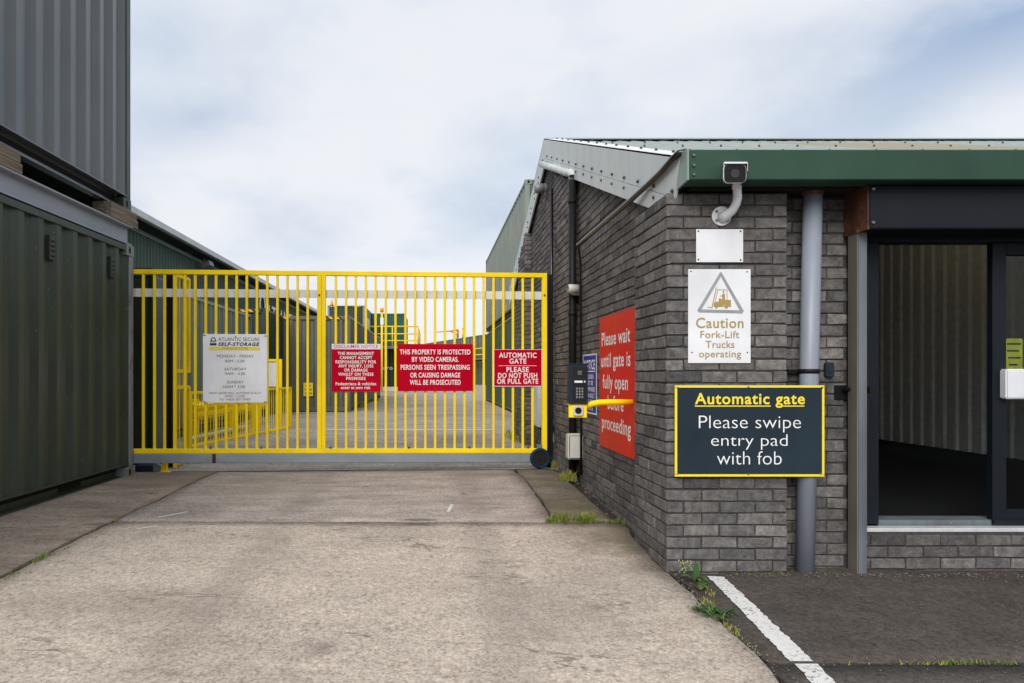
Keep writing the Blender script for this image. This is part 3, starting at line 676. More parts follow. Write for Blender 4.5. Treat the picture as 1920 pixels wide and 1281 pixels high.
def tri(mb):
    f = lambda x, y: ((x - 1290) * SF, (681 - y) * SF)
    o = [(1351.5, 510), (1394, 583.5), (1391, 588), (1310, 586), (1307, 582), (1349.5, 511)]; i = [(1351, 519), (1386, 581.5), (1386, 582), (1315, 580.5), (1315, 580), (1351, 519)]
    for k in range(6):
        k2 = (k + 1) % 6; mb.quad([(*((f(*o[k])[0]), -.0054), f(*o[k])[1]), (f(*o[k2])[0], -.0054, f(*o[k2])[1]), (f(*i[k2])[0], -.0054, f(*i[k2])[1]), (f(*i[k])[0], -.0054, f(*i[k])[1])])
mb = MB(); tri(mb); mb.build('triangle', 'silver', t)
mb = MB()
Zs = lambda zx, zy: ((zx / 6.743 + 1280 - 1290) * SF, (681 - (zy / 6.743 + 500)) * SF)
def zpoly(pts, y=-.0054): mb.quad([(Zs(*p)[0], y, Zs(*p)[1]) for p in pts])
zpoly([(418, 262), (428, 262), (372, 528), (358, 528)]); zpoly([(310, 508), (360, 518), (358, 528), (312, 518)])
for a in (((404, 440), (412, 440), (444, 292), (436, 290)), ((436, 290), (560, 290), (560, 297), (438, 298)), ((552, 296), (560, 296), (560, 420), (552, 420))): zpoly(a)
zpoly([(388, 470), (402, 445), (452, 445), (452, 402), (470, 402), (500, 420), (606, 424), (606, 512), (580, 512), (572, 486), (548, 472), (520, 484), (506, 512), (440, 512), (432, 496), (410, 496), (400, 512), (388, 508)])
zpoly([(500, 345), (520, 335), (532, 362), (530, 422), (498, 422), (496, 384), (488, 376), (464, 378), (464, 372), (490, 366)])
for cx_, cy_, r_ in ((512, 318, 13), (421, 514, 17), (547, 505, 28)): zpoly([(cx_ + r_ * math.cos(k * .45), cy_ + r_ * math.sin(k * .45)) for k in range(14)])
mb.build('forklift_symbol', 'gold', t)
screws(t, [((x - 1290) * SF, (681 - y) * SF) for x, y in ((1295, 509), (1400, 510), (1297, 661), (1401, 661))], .005, 'screw')
DG = 4.29; SG = DG / F
t = fsign('gate_instruction_sign', 'large slate grey sign with yellow border about swiping an entry fob', 'sign', 1265, 723, 1544, 893, D=DG, mat='slate', th=.006)
W_, H_ = 279 * SG, 170 * SG
mb = MB(); e = .012
for x0, x1, z0, z1 in ((0, W_, H_ - e, H_), (0, W_, 0, e), (0, e, e, H_ - e), (W_ - e, W_, e, H_ - e)): mb.box(x0 - .001, x1 + .001, -.0085, .0005, z0 - .001, z1 + .001)
mb.build('border', 'yell', t)
def under(mb):
    f = lambda x, y: ((x - 1265) * SG, (893 - y) * SG)
    for xa, xb in ((1302, 1444), (1467, 1507)):
        a, b = f(xa, 762.5), f(xb, 760.5); mb.quad([(a[0], -.0072, b[1]), (b[0], -.0072, b[1]), (b[0], -.0072, a[1]), (a[0], -.0072, a[1])])
lines(t, SG, 1265, 893, [('Automatic gate', 1405, 206, 757.5, 20, .02)], 'yell', extra=under)
lines(t, SG, 1265, 893, [('Please swipe', 1405, 191, 803, 24, -.012), ('entry pad', 1404, 143, 836, 22, -.012), ('with fob', 1404, 121, 871, 25, -.012)], 'wht')
screws(t, [((x - 1265) * SG, (893 - y) * SG) for x, y in ((1270, 727), (1402, 726), (1540, 727), (1270, 888), (1402, 889), (1537, 888))], .007, y=-.0085)
# wall signs on the gable wall (reading towards the camera)
WX = SX - .004
Ya, Yb = 6.40, 5.13
t = sign('wait_sign', 'tall faded red sign asking to wait until the gate is open', 'sign', (WX, Ya, .587), R(-90), Ya - Yb, 1.185, mat='red_faded', th=.005)
mb = MB()
for s, wd, base, cx_ in (('Please wait', .90, 1.51, .535), ('until gate is', .93, 1.318, .53), ('fully open', .80, 1.125, .525), ('before', .5, .944, .55), ('proceeding', .91, .76, .55)):
    text_into(mb, s, cx_, wd, base - .587, .118, -.0065, .016)
mb.build('lettering', 'wht', t)
t = sign('notice_sign', 'blue notice sign on the brick wall half hidden by the entry keypad', 'sign', (WX, 7.10, .86), R(-90), .58, .59, mat='blue_sign')
mb = MB(); e = .014
for x0, x1, z0, z1 in ((0, .58, .576, .59), (0, .58, 0, .014), (0, .014, .014, .576), (.566, .58, .014, .576)): mb.box(x0, x1, -.0055, 0, z0, z1)
mb.build('border', 'white', t)
mb = MB(); text_into(mb, 'NOTICE', .29, .46, .44, .09, -.0055, .02); mb.box(.06, .52, -.0055, -.0042, .415, .424)
for i, (s, wd) in enumerate((('CHILDREN', .34), ('MUST BE', .30), ('ACCOMPANIED', .46), ('BY AN ADULT', .42), ('AT ALL TIMES', .44), ('ON SITE', .3))): text_into(mb, s, .29, wd, .345 - i * .062, .042, -.0055, .015)
mb.build('lettering', 'wht', t)
# security camera on the pier
cx_, cz_ = PX(1352, 4.31), PZ(406, 4.31)
t = thing('security_camera', 'white security camera on a curved bracket over the brick pier', 'camera', (cx_, FY, cz_))
mb = MB(); mb.tube([(0, 0, 0), (0, -.012, 0)], .061, 28); mb.build('base_plate', 'white', t, bevel=.002)
for a in (R(40), R(140), R(220), R(320)):
    mb = MB(); mb.tube([(.044 * math.cos(a), -.012, .044 * math.sin(a)), (.044 * math.cos(a), -.017, .044 * math.sin(a))], .010, 10); mb.build('bolt', 'lamp_grey', t)
mb = MB(); mb.tube([(.0, -.010, -.01), (.015, -.045, -.002), (.04, -.075, .022), (.050, -.10, .055), (.052, -.115, .085), (.048, -.12, .13), (.044, -.12, .18)], [.036, .031, .027, .026, .025, .025, .025], 20); arm = mb.build('bracket_arm', 'white', t)
mb = MB(); mb.tube([(.050, -.118, .093), (.049, -.119, .099)], .0262, 20); mb.tube([(.047, -.12, .14), (.044, -.12, .175)], .0275, 20); mb.build('swivel_collar', 'white', arm)
def rrect(cx, cz, w_, h_, r, y, n=5):
    out = []
    for sx, sz, a0 in ((1, 1, 0), (-1, 1, 90), (-1, -1, 180), (1, -1, 270)):
        aa = [R(a0 + 90 * k / (n - 1)) for k in range(n)]
        out += [(cx + sx * (w_ / 2 - r) + r * math.cos(a), y, cz + sz * (h_ / 2 - r) + r * math.sin(a)) for a in aa]
    return out
hx, hz, kk, kz = -.040, .188, .38, .25
mb = MB(); mb.prism(rrect(hx, hz, .136, .114, .03, -.285), (.26 * kk, .26, .26 * kz)); body = mb.build('camera_body', 'white', t, bevel=.003)
mb = MB(); mb.prism(rrect(hx, hz - .001, .128, .106, .026, -.288), (.002, .006, 0)); mb.build('front_glass', 'black', body)
mb = MB(); mb.tube([(hx, -.288, hz - .002), (hx, -.2905, hz - .002)], .026, 22); mb.build('lens', 'lens', body)
mb = MB(); mb.prism(rrect(hx, hz + .0585, .137, .010, .004, -.298), (.27 * kk, .27, .27 * kz)); mb.prism([(hx - .0705, -.298, hz + .01), (hx - .068, -.298, hz + .01), (hx - .068, -.298, hz + .06), (hx - .0705, -.298, hz + .06)], (.27 * kk, .27, .27 * kz)); mb.prism([(hx + .068, -.298, hz + .01), (hx + .0705, -.298, hz + .01), (hx + .0705, -.298, hz + .06), (hx + .068, -.298, hz + .06)], (.27 * kk, .27, .27 * kz)); mb.build('sun_hood', 'white', t)
# small switch and gate stop beside the door
t = thing('wall_switch', 'small grey blue switch box on bricks right of the silver downpipe', 'switch', (PX(1552, 4.44), 4.44, PZ(707, 4.44)))
mb = MB(); mb.prism(rrect(0, .047, .055, .094, .012, -.03), (0, .03, 0)); mb.build('casing', 'slate', t, bevel=.004)
mb = MB(); mb.prism(rrect(0, .047, .03, .04, .006, -.034), (0, .005, 0)); mb.build('rocker', 'slate', t)
t = thing('door_bolt', 'black steel bolt plate fixed beside the shutter guide post', 'bolt', (PX(1578, 4.44), 4.44, PZ(750, 4.44)))
mb = MB(); mb.box(-.05, .05, -.008, 0, 0, .095); mb.build('plate', 'post_black', t, bevel=.002)
mb = MB(); mb.tube([(-.01, -.03, .07), (.115, -.115, .07)], .013, 10); mb.build('bolt_bar', 'post_black', t)
mb = MB(); mb.box(.09, .13, -.145, -.10, .045, .09); mb.build('bracket', 'post_black', t)
# bulkhead lamp, bullet camera, meter boxes on the gable wall
t = thing('wall_lamp', 'grey round lamp high on the gable wall under the verge', 'lamp', (SX, 9.3, 3.78))
mb = MB(); mb.tube([(0, 0, 0), (-.05, 0, 0)], .06, 18); mb.build('mount', 'lamp_grey', t, bevel=.004)
mb = MB(); mb.tube([(-.05, 0, 0), (-.06, 0, 0), (-.16, 0, -.01), (-.18, 0, -.012)], [.05, .062, .062, .045], 18); mb.build('lamp_head', 'lamp_grey', t)
t = thing('wall_camera', 'small white tube camera clamped to the black downpipe', 'camera', (1.517, 7.30, PZ(545, 7.3)))
mb = MB(); mb.tube([(.0, -.02, 0), (.0, -.045, 0)], .052, 16); mb.box(.01, .07, -.03, .01, -.05, .05); mb.build('mount', 'white_old', t, bevel=.003)
mb = MB(); mb.tube([(.035, -.075, .005), (-.06, -.085, .012), (-.075, -.087, .013)], [.048, .046, .034], 18); mb.build('camera_body', 'white_old', t)
mb = MB(); mb.tube([(-.074, -.087, .013), (-.078, -.087, .013)], .028, 14); mb.build('lens', 'black', t)
t = thing('junction_box', 'aged white junction box at the foot of the black downpipe', 'box', (1.50, 7.26, PZ(861, 7.2)))
mb = MB(); mb.box(-.065, .125, -.10, .04, 0, .265); mb.build('casing', 'white_old', t, bevel=.012, seg=2)
mb = MB(); mb.box(-.055, .115, -.112, -.1005, .012, .253); mb.build('lid', 'white_old', t, bevel=.006, seg=2)
mb = MB(); mb.tube([(.07, -.03, 0), (.075, -.03, -.06), (.05, -.02, -.11), (.06, .0, -.2)], .012, 8); mb.build('cable', 'black', t)
t = thing('meter_cabinet', 'flat white meter cabinet on the brick wall behind the gate', 'cabinet', (SX, 9.95, .50))
mb = MB(); mb.box(-.07, 0, -.28, .30, 0, .62); mb.build('casing', 'white', t, bevel=.006)
mb = MB(); mb.box(-.078, -.0705, -.26, .28, .02, .60); mb.build('door', 'white', t, bevel=.004)
t = thing('socket_box', 'small beige box low on the wall beside the black gate post', 'box', (1.56, 8.32, PZ(830, 8.3)))
mb = MB(); mb.box(-.10, .02, -.03, .05, 0, .2); mb.build('casing', 'white_old', t, bevel=.008)
mb = MB(); mb.box(-.09, .0, -.036, -.031, .01, .19); mb.build('lid', 'white_old', t)
mb = MB(); mb.tube([(1.555, 12.0, .1), (1.555, 12.0, .86)], .035, 10); tag(mb.build('pipe_stub', 'black'), 'short black pipe standing against the wall beyond the pilaster', 'pipe')

# ------------------------------------------------------------------ entry keypad on its yellow arm
KD = 5.30
kx0, kx1, kz0, kz1 = PX(1067, KD), PX(1102.5, KD), PZ(758, KD), PZ(683, KD)
t = thing('entry_keypad', 'grey entry keypad on a yellow arm sticking out of the brick wall', 'keypad', (kx0, KD, kz0))
kw, kh = kx1 - kx0, kz1 - kz0
mb = MB(); mb.box(0, kw, 0, .075, 0, kh); mb.box(-.004, kw + .004, -.004, .03, kh - .004, kh + .006); h = mb.build('housing', 'slate', t, bevel=.003)
mb = MB(); mb.box(.027, kw - .012, -.0035, .001, .155, kh - .024); mb.build('speaker_plate', 'hub', t)
mb = MB(); mb.box(.027, kw - .012, -.0035, .001, .02, .150); mb.build('key_plate', 'hub', t)
mb = MB()
for k in range(3): mb.box(.066, .098, -.0055, -.003, kh - .058 - k * .011, kh - .053 - k * .011)
mb.build('speaker_grille', 'lamp_grey', t)
mb = MB(); mb.box(.041, .103, -.005, -.003, .166, .182); mb.build('name_plate', 'white', t)
mb = MB(); mb.tube([(.120, -.003, .174), (.120, -.010, .174)], [.009, .007], 12); mb.build('call_button', 'alu', t)
for r in range(4):
    for c in range(3):
        mb = MB(); mb.box(.053 + c * .021, .067 + c * .021, -.008, -.0034, .046 + r * .022, .062 + r * .022); mb.build('key', 'lamp_grey', t, bevel=.002)
mb = MB(); mb.box(.001, kw - .004, .018, .024, -.105, .0); mb.box(.001, kw - .004, .024, .1, -.006, 0.0); mb.build('bracket_plate', 'yellow', t, bevel=.002)
mb = MB(); mb.prism(rrect(.072, -.052, .080, .080, .016, .0), (0, .018, 0)); fr = mb.build('fob_reader', 'alu', t, bevel=.004)
mb = MB(); mb.tube([(.072, -.001, -.050), (.072, -.004, -.050)], [.026, .024], 24); mb.build('reader_face', 'black', fr)
mb = MB(); wx = SX - kx0
zA = PZ(755, KD) - kz0
mb.tube([(wx, .06, zA), (.33, .06, zA), (.25, .06, zA - .002), (.19, .06, zA - .014), (.15, .06, zA - .028), (.09, .06, zA - .04)], .0235, 18); mb.build('arm', 'yellow', t)
mb = MB(); mb.tube([(wx + .0, .06, zA), (wx - .008, .06, zA)], .05, 20); mb.build('wall_flange', 'yellow', t)

# ------------------------------------------------------------------ the sliding gate
GA, GB = Vector((-3.35, 7.80)), Vector((1.369, 8.10))
gd_ = (GB - GA); GL = gd_.length; gdir = gd_ / GL; GRZ = math.atan2(gdir.y, gdir.x)
def gs(px):
    k = (px - CX) / F      # ray x = k y ; GA + s gdir
    return (k * GA.y - GA.x) / (gdir.x - k * gdir.y)
def gD(px): return GA.y + gs(px) * gdir.y
gate = thing('sliding_gate', 'wide yellow barred sliding gate on a galvanised beam', 'gate', (GA.x, GA.y, 0), GRZ)
s_l, s_r = -.62, gs(1025); s_c = gs(603)
Zt = PZ(505.5, gD(255)); zb0, zb1 = PZ(846, gD(255)), PZ(845, gD(1015))
zbot = lambda s: zb0 + (zb1 - zb0) * (s - 0) / GL
def grail(name, z0f, z1f, y0, y1, sa, sb, mat, bevel=.003):
    mb = MB(); mb.hexa([(sa, y0, z0f(sa)), (sb, y0, z0f(sb)), (sb, y1, z0f(sb)), (sa, y1, z0f(sa)), (sa, y0, z1f(sa)), (sb, y0, z1f(sb)), (sb, y1, z1f(sb)), (sa, y1, z1f(sa))]); return mb.build(name, mat, gate, bevel=bevel)
grail('top_rail', lambda s: Zt - .052, lambda s: Zt, -.025, .025, s_l, s_r, 'yellow')
grail('bottom_rail', lambda s: zbot(s) - .026, lambda s: zbot(s) + .026, -.025, .025, s_l, s_r, 'yellow')
grail('end_post', lambda s: zbot(s) + .026, lambda s: Zt - .052, -.025, .025, s_r - .058, s_r, 'yellow')
grail('end_post', lambda s: zbot(s) + .026, lambda s: Zt - .052, -.025, .025, s_l, s_l + .058, 'yellow')
for d0, d1 in ((-.049, -.001), (.001, .049)): grail('centre_post', lambda s: zbot(s) + .026, lambda s: Zt - .052, -.025, .025, s_c + d0, s_c + d1, 'yellow')
bar0 = None
pxs = [240 + z / 3.05 for z in (88, 152, 210, 268, 328, 385, 445, 504, 563, 622, 680, 738, 797, 855, 912, 970, 1028)] + [600 + z / 3.2022 for z in (95, 157, 215, 275, 334, 395, 453, 513, 572, 632, 691, 750, 808, 867, 925, 983, 1041, 1100, 1158, 1217, 1275)]
rs_ = random.Random(5)
for s in [s_l + .17, s_l + .29, s_l + .41, s_l + .53] + [gs(p) for p in pxs]:
    if bar0 is None:
        mb = MB(); mb.box(-.0135, .0135, -.0135, .0135, zb1 + .024, Zt - .05); bar0 = mb.build('bar', 'yellow', gate, bevel=.002); bar0.location = (s, 0, 0)
    else:
        b = bar0.copy(); C.objects.link(b); b.parent = gate; b.location = (s, 0, 0)
mb = MB(); zc = PZ(551, gD(600)); mb.box(s_l + .06, s_r - .06, .0145, .020, zc - .047, zc + .047); mb.box(s_l + .06, s_r - .06, .020, .032, zc - .002, zc + .002); mb.build('cross_strip', 'galv_pale', gate)
grail('track_beam', lambda s: zbot(s) - .136, lambda s: zbot(s) - .0275, -.04, .04, s_l, s_r - .03, 'galv', .006)
mb = MB(); sx_ = gs(403); mb.box(sx_ - .02, sx_ + .02, -.0425, -.040, zbot(1) - .135, zbot(1) - .028); mb.build('rust_patch', 'rusty', gate)
for p in (395, 490, 620, 767, 880, 990):
    mb = MB(); s = gs(p); mb.tube([(s, -.005, zbot(s) + .025), (s, -.005, zbot(s) + .04), (s, -.005, zbot(s) + .055)], [.014, .011, .005], 8); mb.build('bolt', 'rustbolt', gate)
for p, y in ((599, 554), (1020, 554)):
    mb = MB(); mb.tube([(gs(p), -.025, PZ(y, gD(p))), (gs(p), -.034, PZ(y, gD(p)))], .012, 8); mb.build('bolt', 'rustbolt', gate)
# wheel at the leading end
ws, wz, wr = gs(1010), 0, .121
wD = gD(1010) - .07; wzc = gz(1.25, 8) + wr + .004
mb = MB()
ringp = [(.088, -.03), (.108, -.03), (.118, -.018), (.121, 0), (.118, .018), (.108, .03), (.088, .03)]
n = 36
for k in range(n):
    a = 2 * math.pi * k / n
    for r_, y_ in ringp: mb.v.append((ws + r_ * math.cos(a), y_ - .075, wzc + r_ * math.sin(a)))
for k in range(n):
    k2 = (k + 1) % n
    for j in range(len(ringp)):
        j2 = (j + 1) % len(ringp); m_ = len(ringp); mb.f.append((k * m_ + j, k2 * m_ + j, k2 * m_ + j2, k * m_ + j2)); mb.m.append(0); mb.sm.append(True)
wheel = mb.build('wheel', 'tyre', gate)
mb = MB(); mb.tube([(ws, -.100, wzc), (ws, -.05, wzc)], .0885, 30); mb.tube([(ws, -.112, wzc), (ws, -.0, wzc)], .016, 12)
for a in range(6):
    mb.tube([(ws + .05 * math.cos(a * 1.047), -.1, wzc + .05 * math.sin(a * 1.047)), (ws + .05 * math.cos(a * 1.047), -.104, wzc + .05 * math.sin(a * 1.047))], .008, 8)
mb.build('hub', 'hub', wheel, bevel=.002)
mb = MB(); mb.box(ws - .03, ws + .03, -.045, -.035, wzc - .02, wzc + .16); mb.build('wheel_bracket', 'galv_post', gate)
# signs wired to the gate
def gsign(name, label, x0, y0, x1, y1, **k):
    sA = gs(x0); D = gD((x0 + x1) / 2); s = D / F; wd = gs(x1) - sA
    o = GA + gdir * sA; nrm = Vector((gdir.y, -gdir.x)) * .030
    t = sign(name, label, 'sign', (o.x + nrm.x, o.y + nrm.y, PZ(y1, D - .03)), GRZ, wd, (y1 - y0) * s, **k); return t, wd / (x1 - x0)
t, s = gsign('opening_times_sign', 'white opening times sign with a padlock emblem on the gate', 382, 627, 501.5, 755, th=.004, mat='white_board')
zx = lambda z: 380 + z / 9.15
zy = lambda z: 620 + z / 9.15
mb = MB(); q = lambda x, y: ((zx(x) - 382) * s, (755 - zy(y)) * s)
(xa, za), (xb, zb_) = q(128, 328), q(990, 268); mb.box(xa, xb, -.0052, -.0041, za, zb_); mb.build('yellow_band', 'yell', t)
L_ = lambda txt, xc, wz_, yb, cap, bold=0, sh=0: (txt, zx(xc), wz_ / 9.15, zy(yb), cap / 9.15, bold, sh)
def padlock(mb):
    def P(pts): mb.quad([(q(*p)[0], -.0054, q(*p)[1]) for p in pts])
    P([(138, 205), (160, 205), (250, 205), (250, 245), (138, 245)])
    P([(140, 160), (250, 160), (245, 175), (142, 180)])
    for k in range(4): P([(142 + k * 27, 200), (152 + k * 27, 200), (164 + k * 27, 184), (154 + k * 27, 186)])
    for k in range(10):
        a, b = math.pi * k / 10, math.pi * (k + 1) / 10
        P([(195 + 42 * math.cos(a), 142 - 40 * math.sin(a)), (195 + 42 * math.cos(b), 142 - 40 * math.sin(b)), (195 + 26 * math.cos(b), 142 - 24 * math.sin(b)), (195 + 26 * math.cos(a), 142 - 24 * math.sin(a))])
    P([(153, 142), (169, 142), (169, 162), (153, 162)]); P([(221, 142), (237, 142), (237, 162), (221, 162)])
lines(t, s, 382, 755, [L_('SELF-STORAGE', 630, 708, 250, 56, .05, .25)], 'blackl', extra=padlock)
lines(t, s, 382, 755, [L_('ATLANTIC SECURE', 632, 705, 166, 60)], 'greyl')
lines(t, s, 382, 755, [L_('OPENING TIMES', 560, 456, 314, 36)], 'gold', lift=.0022)
lines(t, s, 382, 755, [L_('MONDAY - FRIDAY', 570, 630, 453, 48), L_('8AM - 5.00', 560, 328, 537, 46), L_('SATURDAY', 572, 378, 677, 48), L_('9AM - 4.00', 565, 344, 757, 46), L_('SUNDAY', 570, 286, 904, 48), L_('10AM - 3.00', 548, 372, 983, 46)], 'greyl')
lines(t, s, 382, 755, [L_('MAIN GATES WILL AUTOMATICALLY', 568, 900, 1088, 36, 0, .3), L_('OPEN / CLOSE', 565, 350, 1142, 36, 0, .3), L_('TO THESE SET TIMES', 568, 530, 1198, 36, 0, .3)], 'darkredl')
screws(t, [q(573, 88), q(563, 940)], .007, 'screw'); 
for x, y in ((45, 70), (1090, 78), (40, 1222), (1080, 1224)):
    mb = MB(); a, b = q(x, y); mb.box(a - .014, a + .014, -.0065, .02, b - .004, b + .004); mb.build('cable_tie', 'black', t)
t, s = gsign('disclaimer_sign', 'red disclaimer notice with a white heading strip on the gate', 622.5, 645, 713.5, 734.5, mat='red')
mb = MB(); hh = (734.5 - 645) * s; mb.box(-.001, 91 * s + .001, -.0055, -.0041, hh - 10 * s, hh + .001); mb.build('heading_strip', 'white', t)
y_ = lambda z: 500 + z / 3.2022
lines(t, s, 622.5, 734.5, [('DISCLAIMER NOTICE', 668, 82, 652.8, 6.2, .008)], 'redl', lift=.0024)
lines(t, s, 622.5, 734.5, [(a, 600 + c / 3.2022, wd / 3.2022, y_(b), 5.4, .018) for a, c, wd, b in (('THE MANAGEMENT', 216, 216, 530), ('CANNOT ACCEPT', 217, 194, 555), ('RESPONSIBILITY FOR', 216, 243, 581), ('ANY INJURY, LOSS', 216, 208, 605), ('OR DAMAGE', 216, 140, 630), ('WHILST ON THESE', 216, 210, 655), ('PREMISES', 216, 116, 680), ('Pedestrians & vehicles', 216, 242, 712), ('enter at own risk', 215, 177, 735))], 'wht')
screws(t, [(45 * s, 62 * s), (45 * s, 3 * s)], .006)
t, s = gsign('trespass_sign', 'wide red sign about video cameras and trespassing on the gate', 745.5, 645.5, 886, 733.5, mat='red')
lines(t, s, 745.5, 733.5, [(a, 600 + c / 3.2022, wd / 3.2022, y_(b), 8.6, .018) for a, c, wd, b in (('THIS PROPERTY IS PROTECTED', 690, 422, 528), ('BY VIDEO CAMERAS.', 690, 278, 572), ('PERSONS SEEN TRESPASSING', 690, 412, 619), ('OR CAUSING DAMAGE', 690, 298, 666), ('WILL BE PROSECUTED', 690, 304, 709))], 'wht')
hh2 = 88 * s; screws(t, [(70 * s, 70 * s), (70 * s, 4 * s)], .007)
for x, z in ((.12, hh2 - .008), (.78, hh2 - .008), (.12, .008), (.78, .008)):
    mb = MB(); mb.box(x - .016, x + .016, -.0065, .02, z - .004, z + .004); mb.build('cable_tie', 'black', t)
t, s = gsign('gate_warning_sign', 'red automatic gate sign with a white edge at the wheel end', 924.5, 655.5, 1015.5, 725, mat='white')
mb = MB(); wd, hh = 91 * s, 69.5 * s; e = .008; mb.box(e, wd - e, -.0052, -.0041, e, hh - e); mb.build('red_face', 'red', t)
def rule(mb): mb.box(.06, .51, -.0064, -.0053, .243, .247)
lines(t, s, 924.5, 725, [(a, 600 + c / 3.2022, wd_ / 3.2022, y_(b), 8.8, .02) for a, c, wd_, b in (('AUTOMATIC', 1184, 225, 549), ('GATE', 1184, 102, 584), ('PLEASE', 1183, 133, 634), ('DO NOT PUSH', 1183, 234, 669), ('OR PULL GATE', 1183, 246, 703))], 'wht', lift=.0024, extra=rule)

# posts and small things at the gate
t = thing('gate_post', 'black steel post at the right end of the yellow gate', 'post', (1.40, 8.22, .27))
mb = MB(); D_ = 8.22; mb.box(PX(1025, D_) - 1.40, PX(1036, D_) - 1.40, -.03, .05, -.15, PZ(515, D_) - .27); mb.build('post', 'post_black', t, bevel=.003)
mb = MB(); mb.box(.02, .19, .0, .03, 1.6, 1.66); mb.box(.02, .19, 0, .03, .3, .36); mb.build('bracket', 'post_black', t)
D_ = 8.45
t = thing('steel_post', 'tall black square post behind the yellow gate beside the cabinet', 'post', (PX(318, D_), D_, .11))
mb = MB(); mb.box(-.046, .046, -.04, .04, 0, PZ(512, D_) - .11); mb.build('post', 'post_black', t, bevel=.004)
mb = MB(); mb.box(-.12, .12, -.1, .1, .0, .012); mb.build('base_plate', 'post_black', t)
mb = MB(); mb.box(-.075, -.046, -.03, .03, .45, .6); mb.build('guide_roller', 'post_black', t)
D_ = 8.65
t = thing('control_cabinet', 'tall dark green steel cabinet behind the gate beside the container', 'cabinet', (PX(268, D_), D_, .11))
mb = MB(); mb.box(-.17, .085, 0, .5, .06, 2.40); mb.build('casing', 'g_cab', t, bevel=.006)
mb = MB(); mb.box(.088, .146, -.02, .08, .0, 2.41); mb.build('corner_post', 'g_cab', t, bevel=.012, seg=2)
mb = MB(); mb.box(-.15, .07, -.016, -.001, .12, 2.34); mb.build('door', 'g_dark', t, bevel=.003)
mb = MB(); mb.box(-.19, .22, -.06, .5, 0, .06); mb.build('plinth', 'post_black', t)
mb = MB(); mb.box(PX(246, D_), PX(284, D_), D_ + .02, D_ + .10, 2.525, 2.60); o = mb.build('steel_angle', 'rusty', None, bevel=.004); tag(o, 'short rusty steel bar lying on top of the dark green cabinet', 'bar')
t = thing('gate_motor', 'low grey motor box under the left end of the gate', 'motor', (PX(276, 7.95), 8.0, .11))
mb = MB(); mb.box(-.14, .06, -.06, .14, .0, .085); mb.build('casing', 'slate', t, bevel=.008)
mb = MB(); mb.tube([(.09, -.03, .05), (.09, .03, .05)], .05, 16); mb.build('roller', 'galv', t)
t = thing('ground_bracket', 'short yellow foot bracket bolted to the ground under the gate', 'bracket', (PX(307, 7.95), 7.98, gz(-3.1, 8)))
mb = MB(); mb.box(-.028, .028, -.03, .03, 0, .2); mb.build('stub', 'yellow', t, bevel=.002)
mb = MB(); mb.box(-.05, .08, -.06, .06, 0, .01); mb.build('foot_plate', 'yellow', t)
# pedestrian gate frame seen edge-on behind the bars
t = thing('guide_frame', 'tall narrow yellow frame standing behind the gate bars', 'frame', (-3.088, 8.27, .12))
zt = 2.36
mb = MB(); mb.box(-.02, .02, -.02, .02, 0, zt); mb.build('post', 'yellow', t, bevel=.003)
mb = MB(); mb.box(.005, .04, .38, .42, 1.15, zt - .02); mb.build('post', 'yellow', t, bevel=.003)
mb = MB(); mb.box(.005, .04, .38, .42, 0, .98); mb.build('post', 'yellow', t, bevel=.003)
for z in (zt - .05, 1.15, .95):
    mb = MB(); mb.bar((0, .02, z + .02), (.022, .38, z + .02), .03, .04); mb.build('rail', 'yellow', t)
for f_ in (.3, .6):
    mb = MB(); mb.bar((.02 * f_, .4 * f_, 0), (.02 * f_, .4 * f_, zt - .04), .014, .014); mb.build('bar', 'yellow', t)
# low barrier of yellow bars
A, B = Vector((-3.70, 10.45)), Vector((-2.95, 14.4)); L_b = (B - A).length; rz = math.atan2((B - A).y, (B - A).x)
t = thing('safety_railing', 'low yellow safety railing of thin bars behind the gate', 'railing', (A.x, A.y, .12), rz)
mb = MB(); mb.box(0, L_b, -.022, .022, .82, .865); mb.build('top_rail', 'yellow', t, bevel=.003)
mb = MB(); mb.box(0, L_b, -.022, .022, .0, .04); mb.build('bottom_rail', 'yellow', t, bevel=.003)
for u in (.03, L_b * .38, L_b * .56, L_b - .03):
    mb = MB(); mb.box(u - .03, u + .03, -.03, .03, .04, .82); mb.build('post', 'yellow', t, bevel=.003)
nb = 42; b0 = None
for i in range(1, nb):
    if b0 is None:
        mb = MB(); mb.box(-.006, .006, -.006, .006, .04, .82); b0 = mb.build('bar', 'yellow', t)
    else: b = b0.copy(); C.objects.link(b); b.parent = t; b0_ = b; b.location = (i * L_b / nb, 0, 0); continue
    b0.location = (i * L_b / nb, 0, 0)
# crash barrier along the container
t = thing('crash_barrier', 'heavy yellow corrugated crash barrier in front of the sage container', 'barrier', (-4.05, 11.6, .12), math.atan2(4.2, .22))
prof = [(0, 0, z) for z in ()]
zz_ = [(.34, -.0), (.37, -.0), (.40, -.06), (.46, -.06), (.49, 0), (.51, 0), (.54, -.06), (.60, -.06), (.63, 0), (.66, 0)]
mb = MB(); mb.strip([(0, y, z) for z, y in zz_] , (4.2, 0, 0)); mb.strip([(0, y + .006, z) for z, y in zz_], (4.2, 0, 0)); mb.build('beam', 'yellow', t)
for u in (.3, 2.0, 3.9):
    mb = MB(); mb.box(u - .06, u + .06, .01, .13, 0, .70); mb.build('post', 'yellow', t, bevel=.005)
mb = MB(); mb.tube([(-3.93, 11.2, .19), (-3.75, 14.0, .19)], .04, 10); tag(mb.build('ground_pipe', 'white_old'), 'long white pipe lying low behind the yellow railing', 'pipe')
D_ = 14.2
t = thing('board_stand', 'yellow frame holding a plain grey white board behind the railing', 'board', (PX(512, D_), D_ + .25, .12))
x0, x1, z1 = PX(480, D_) - PX(512, D_), PX(521, D_) - PX(512, D_), PZ(673, D_) - .12
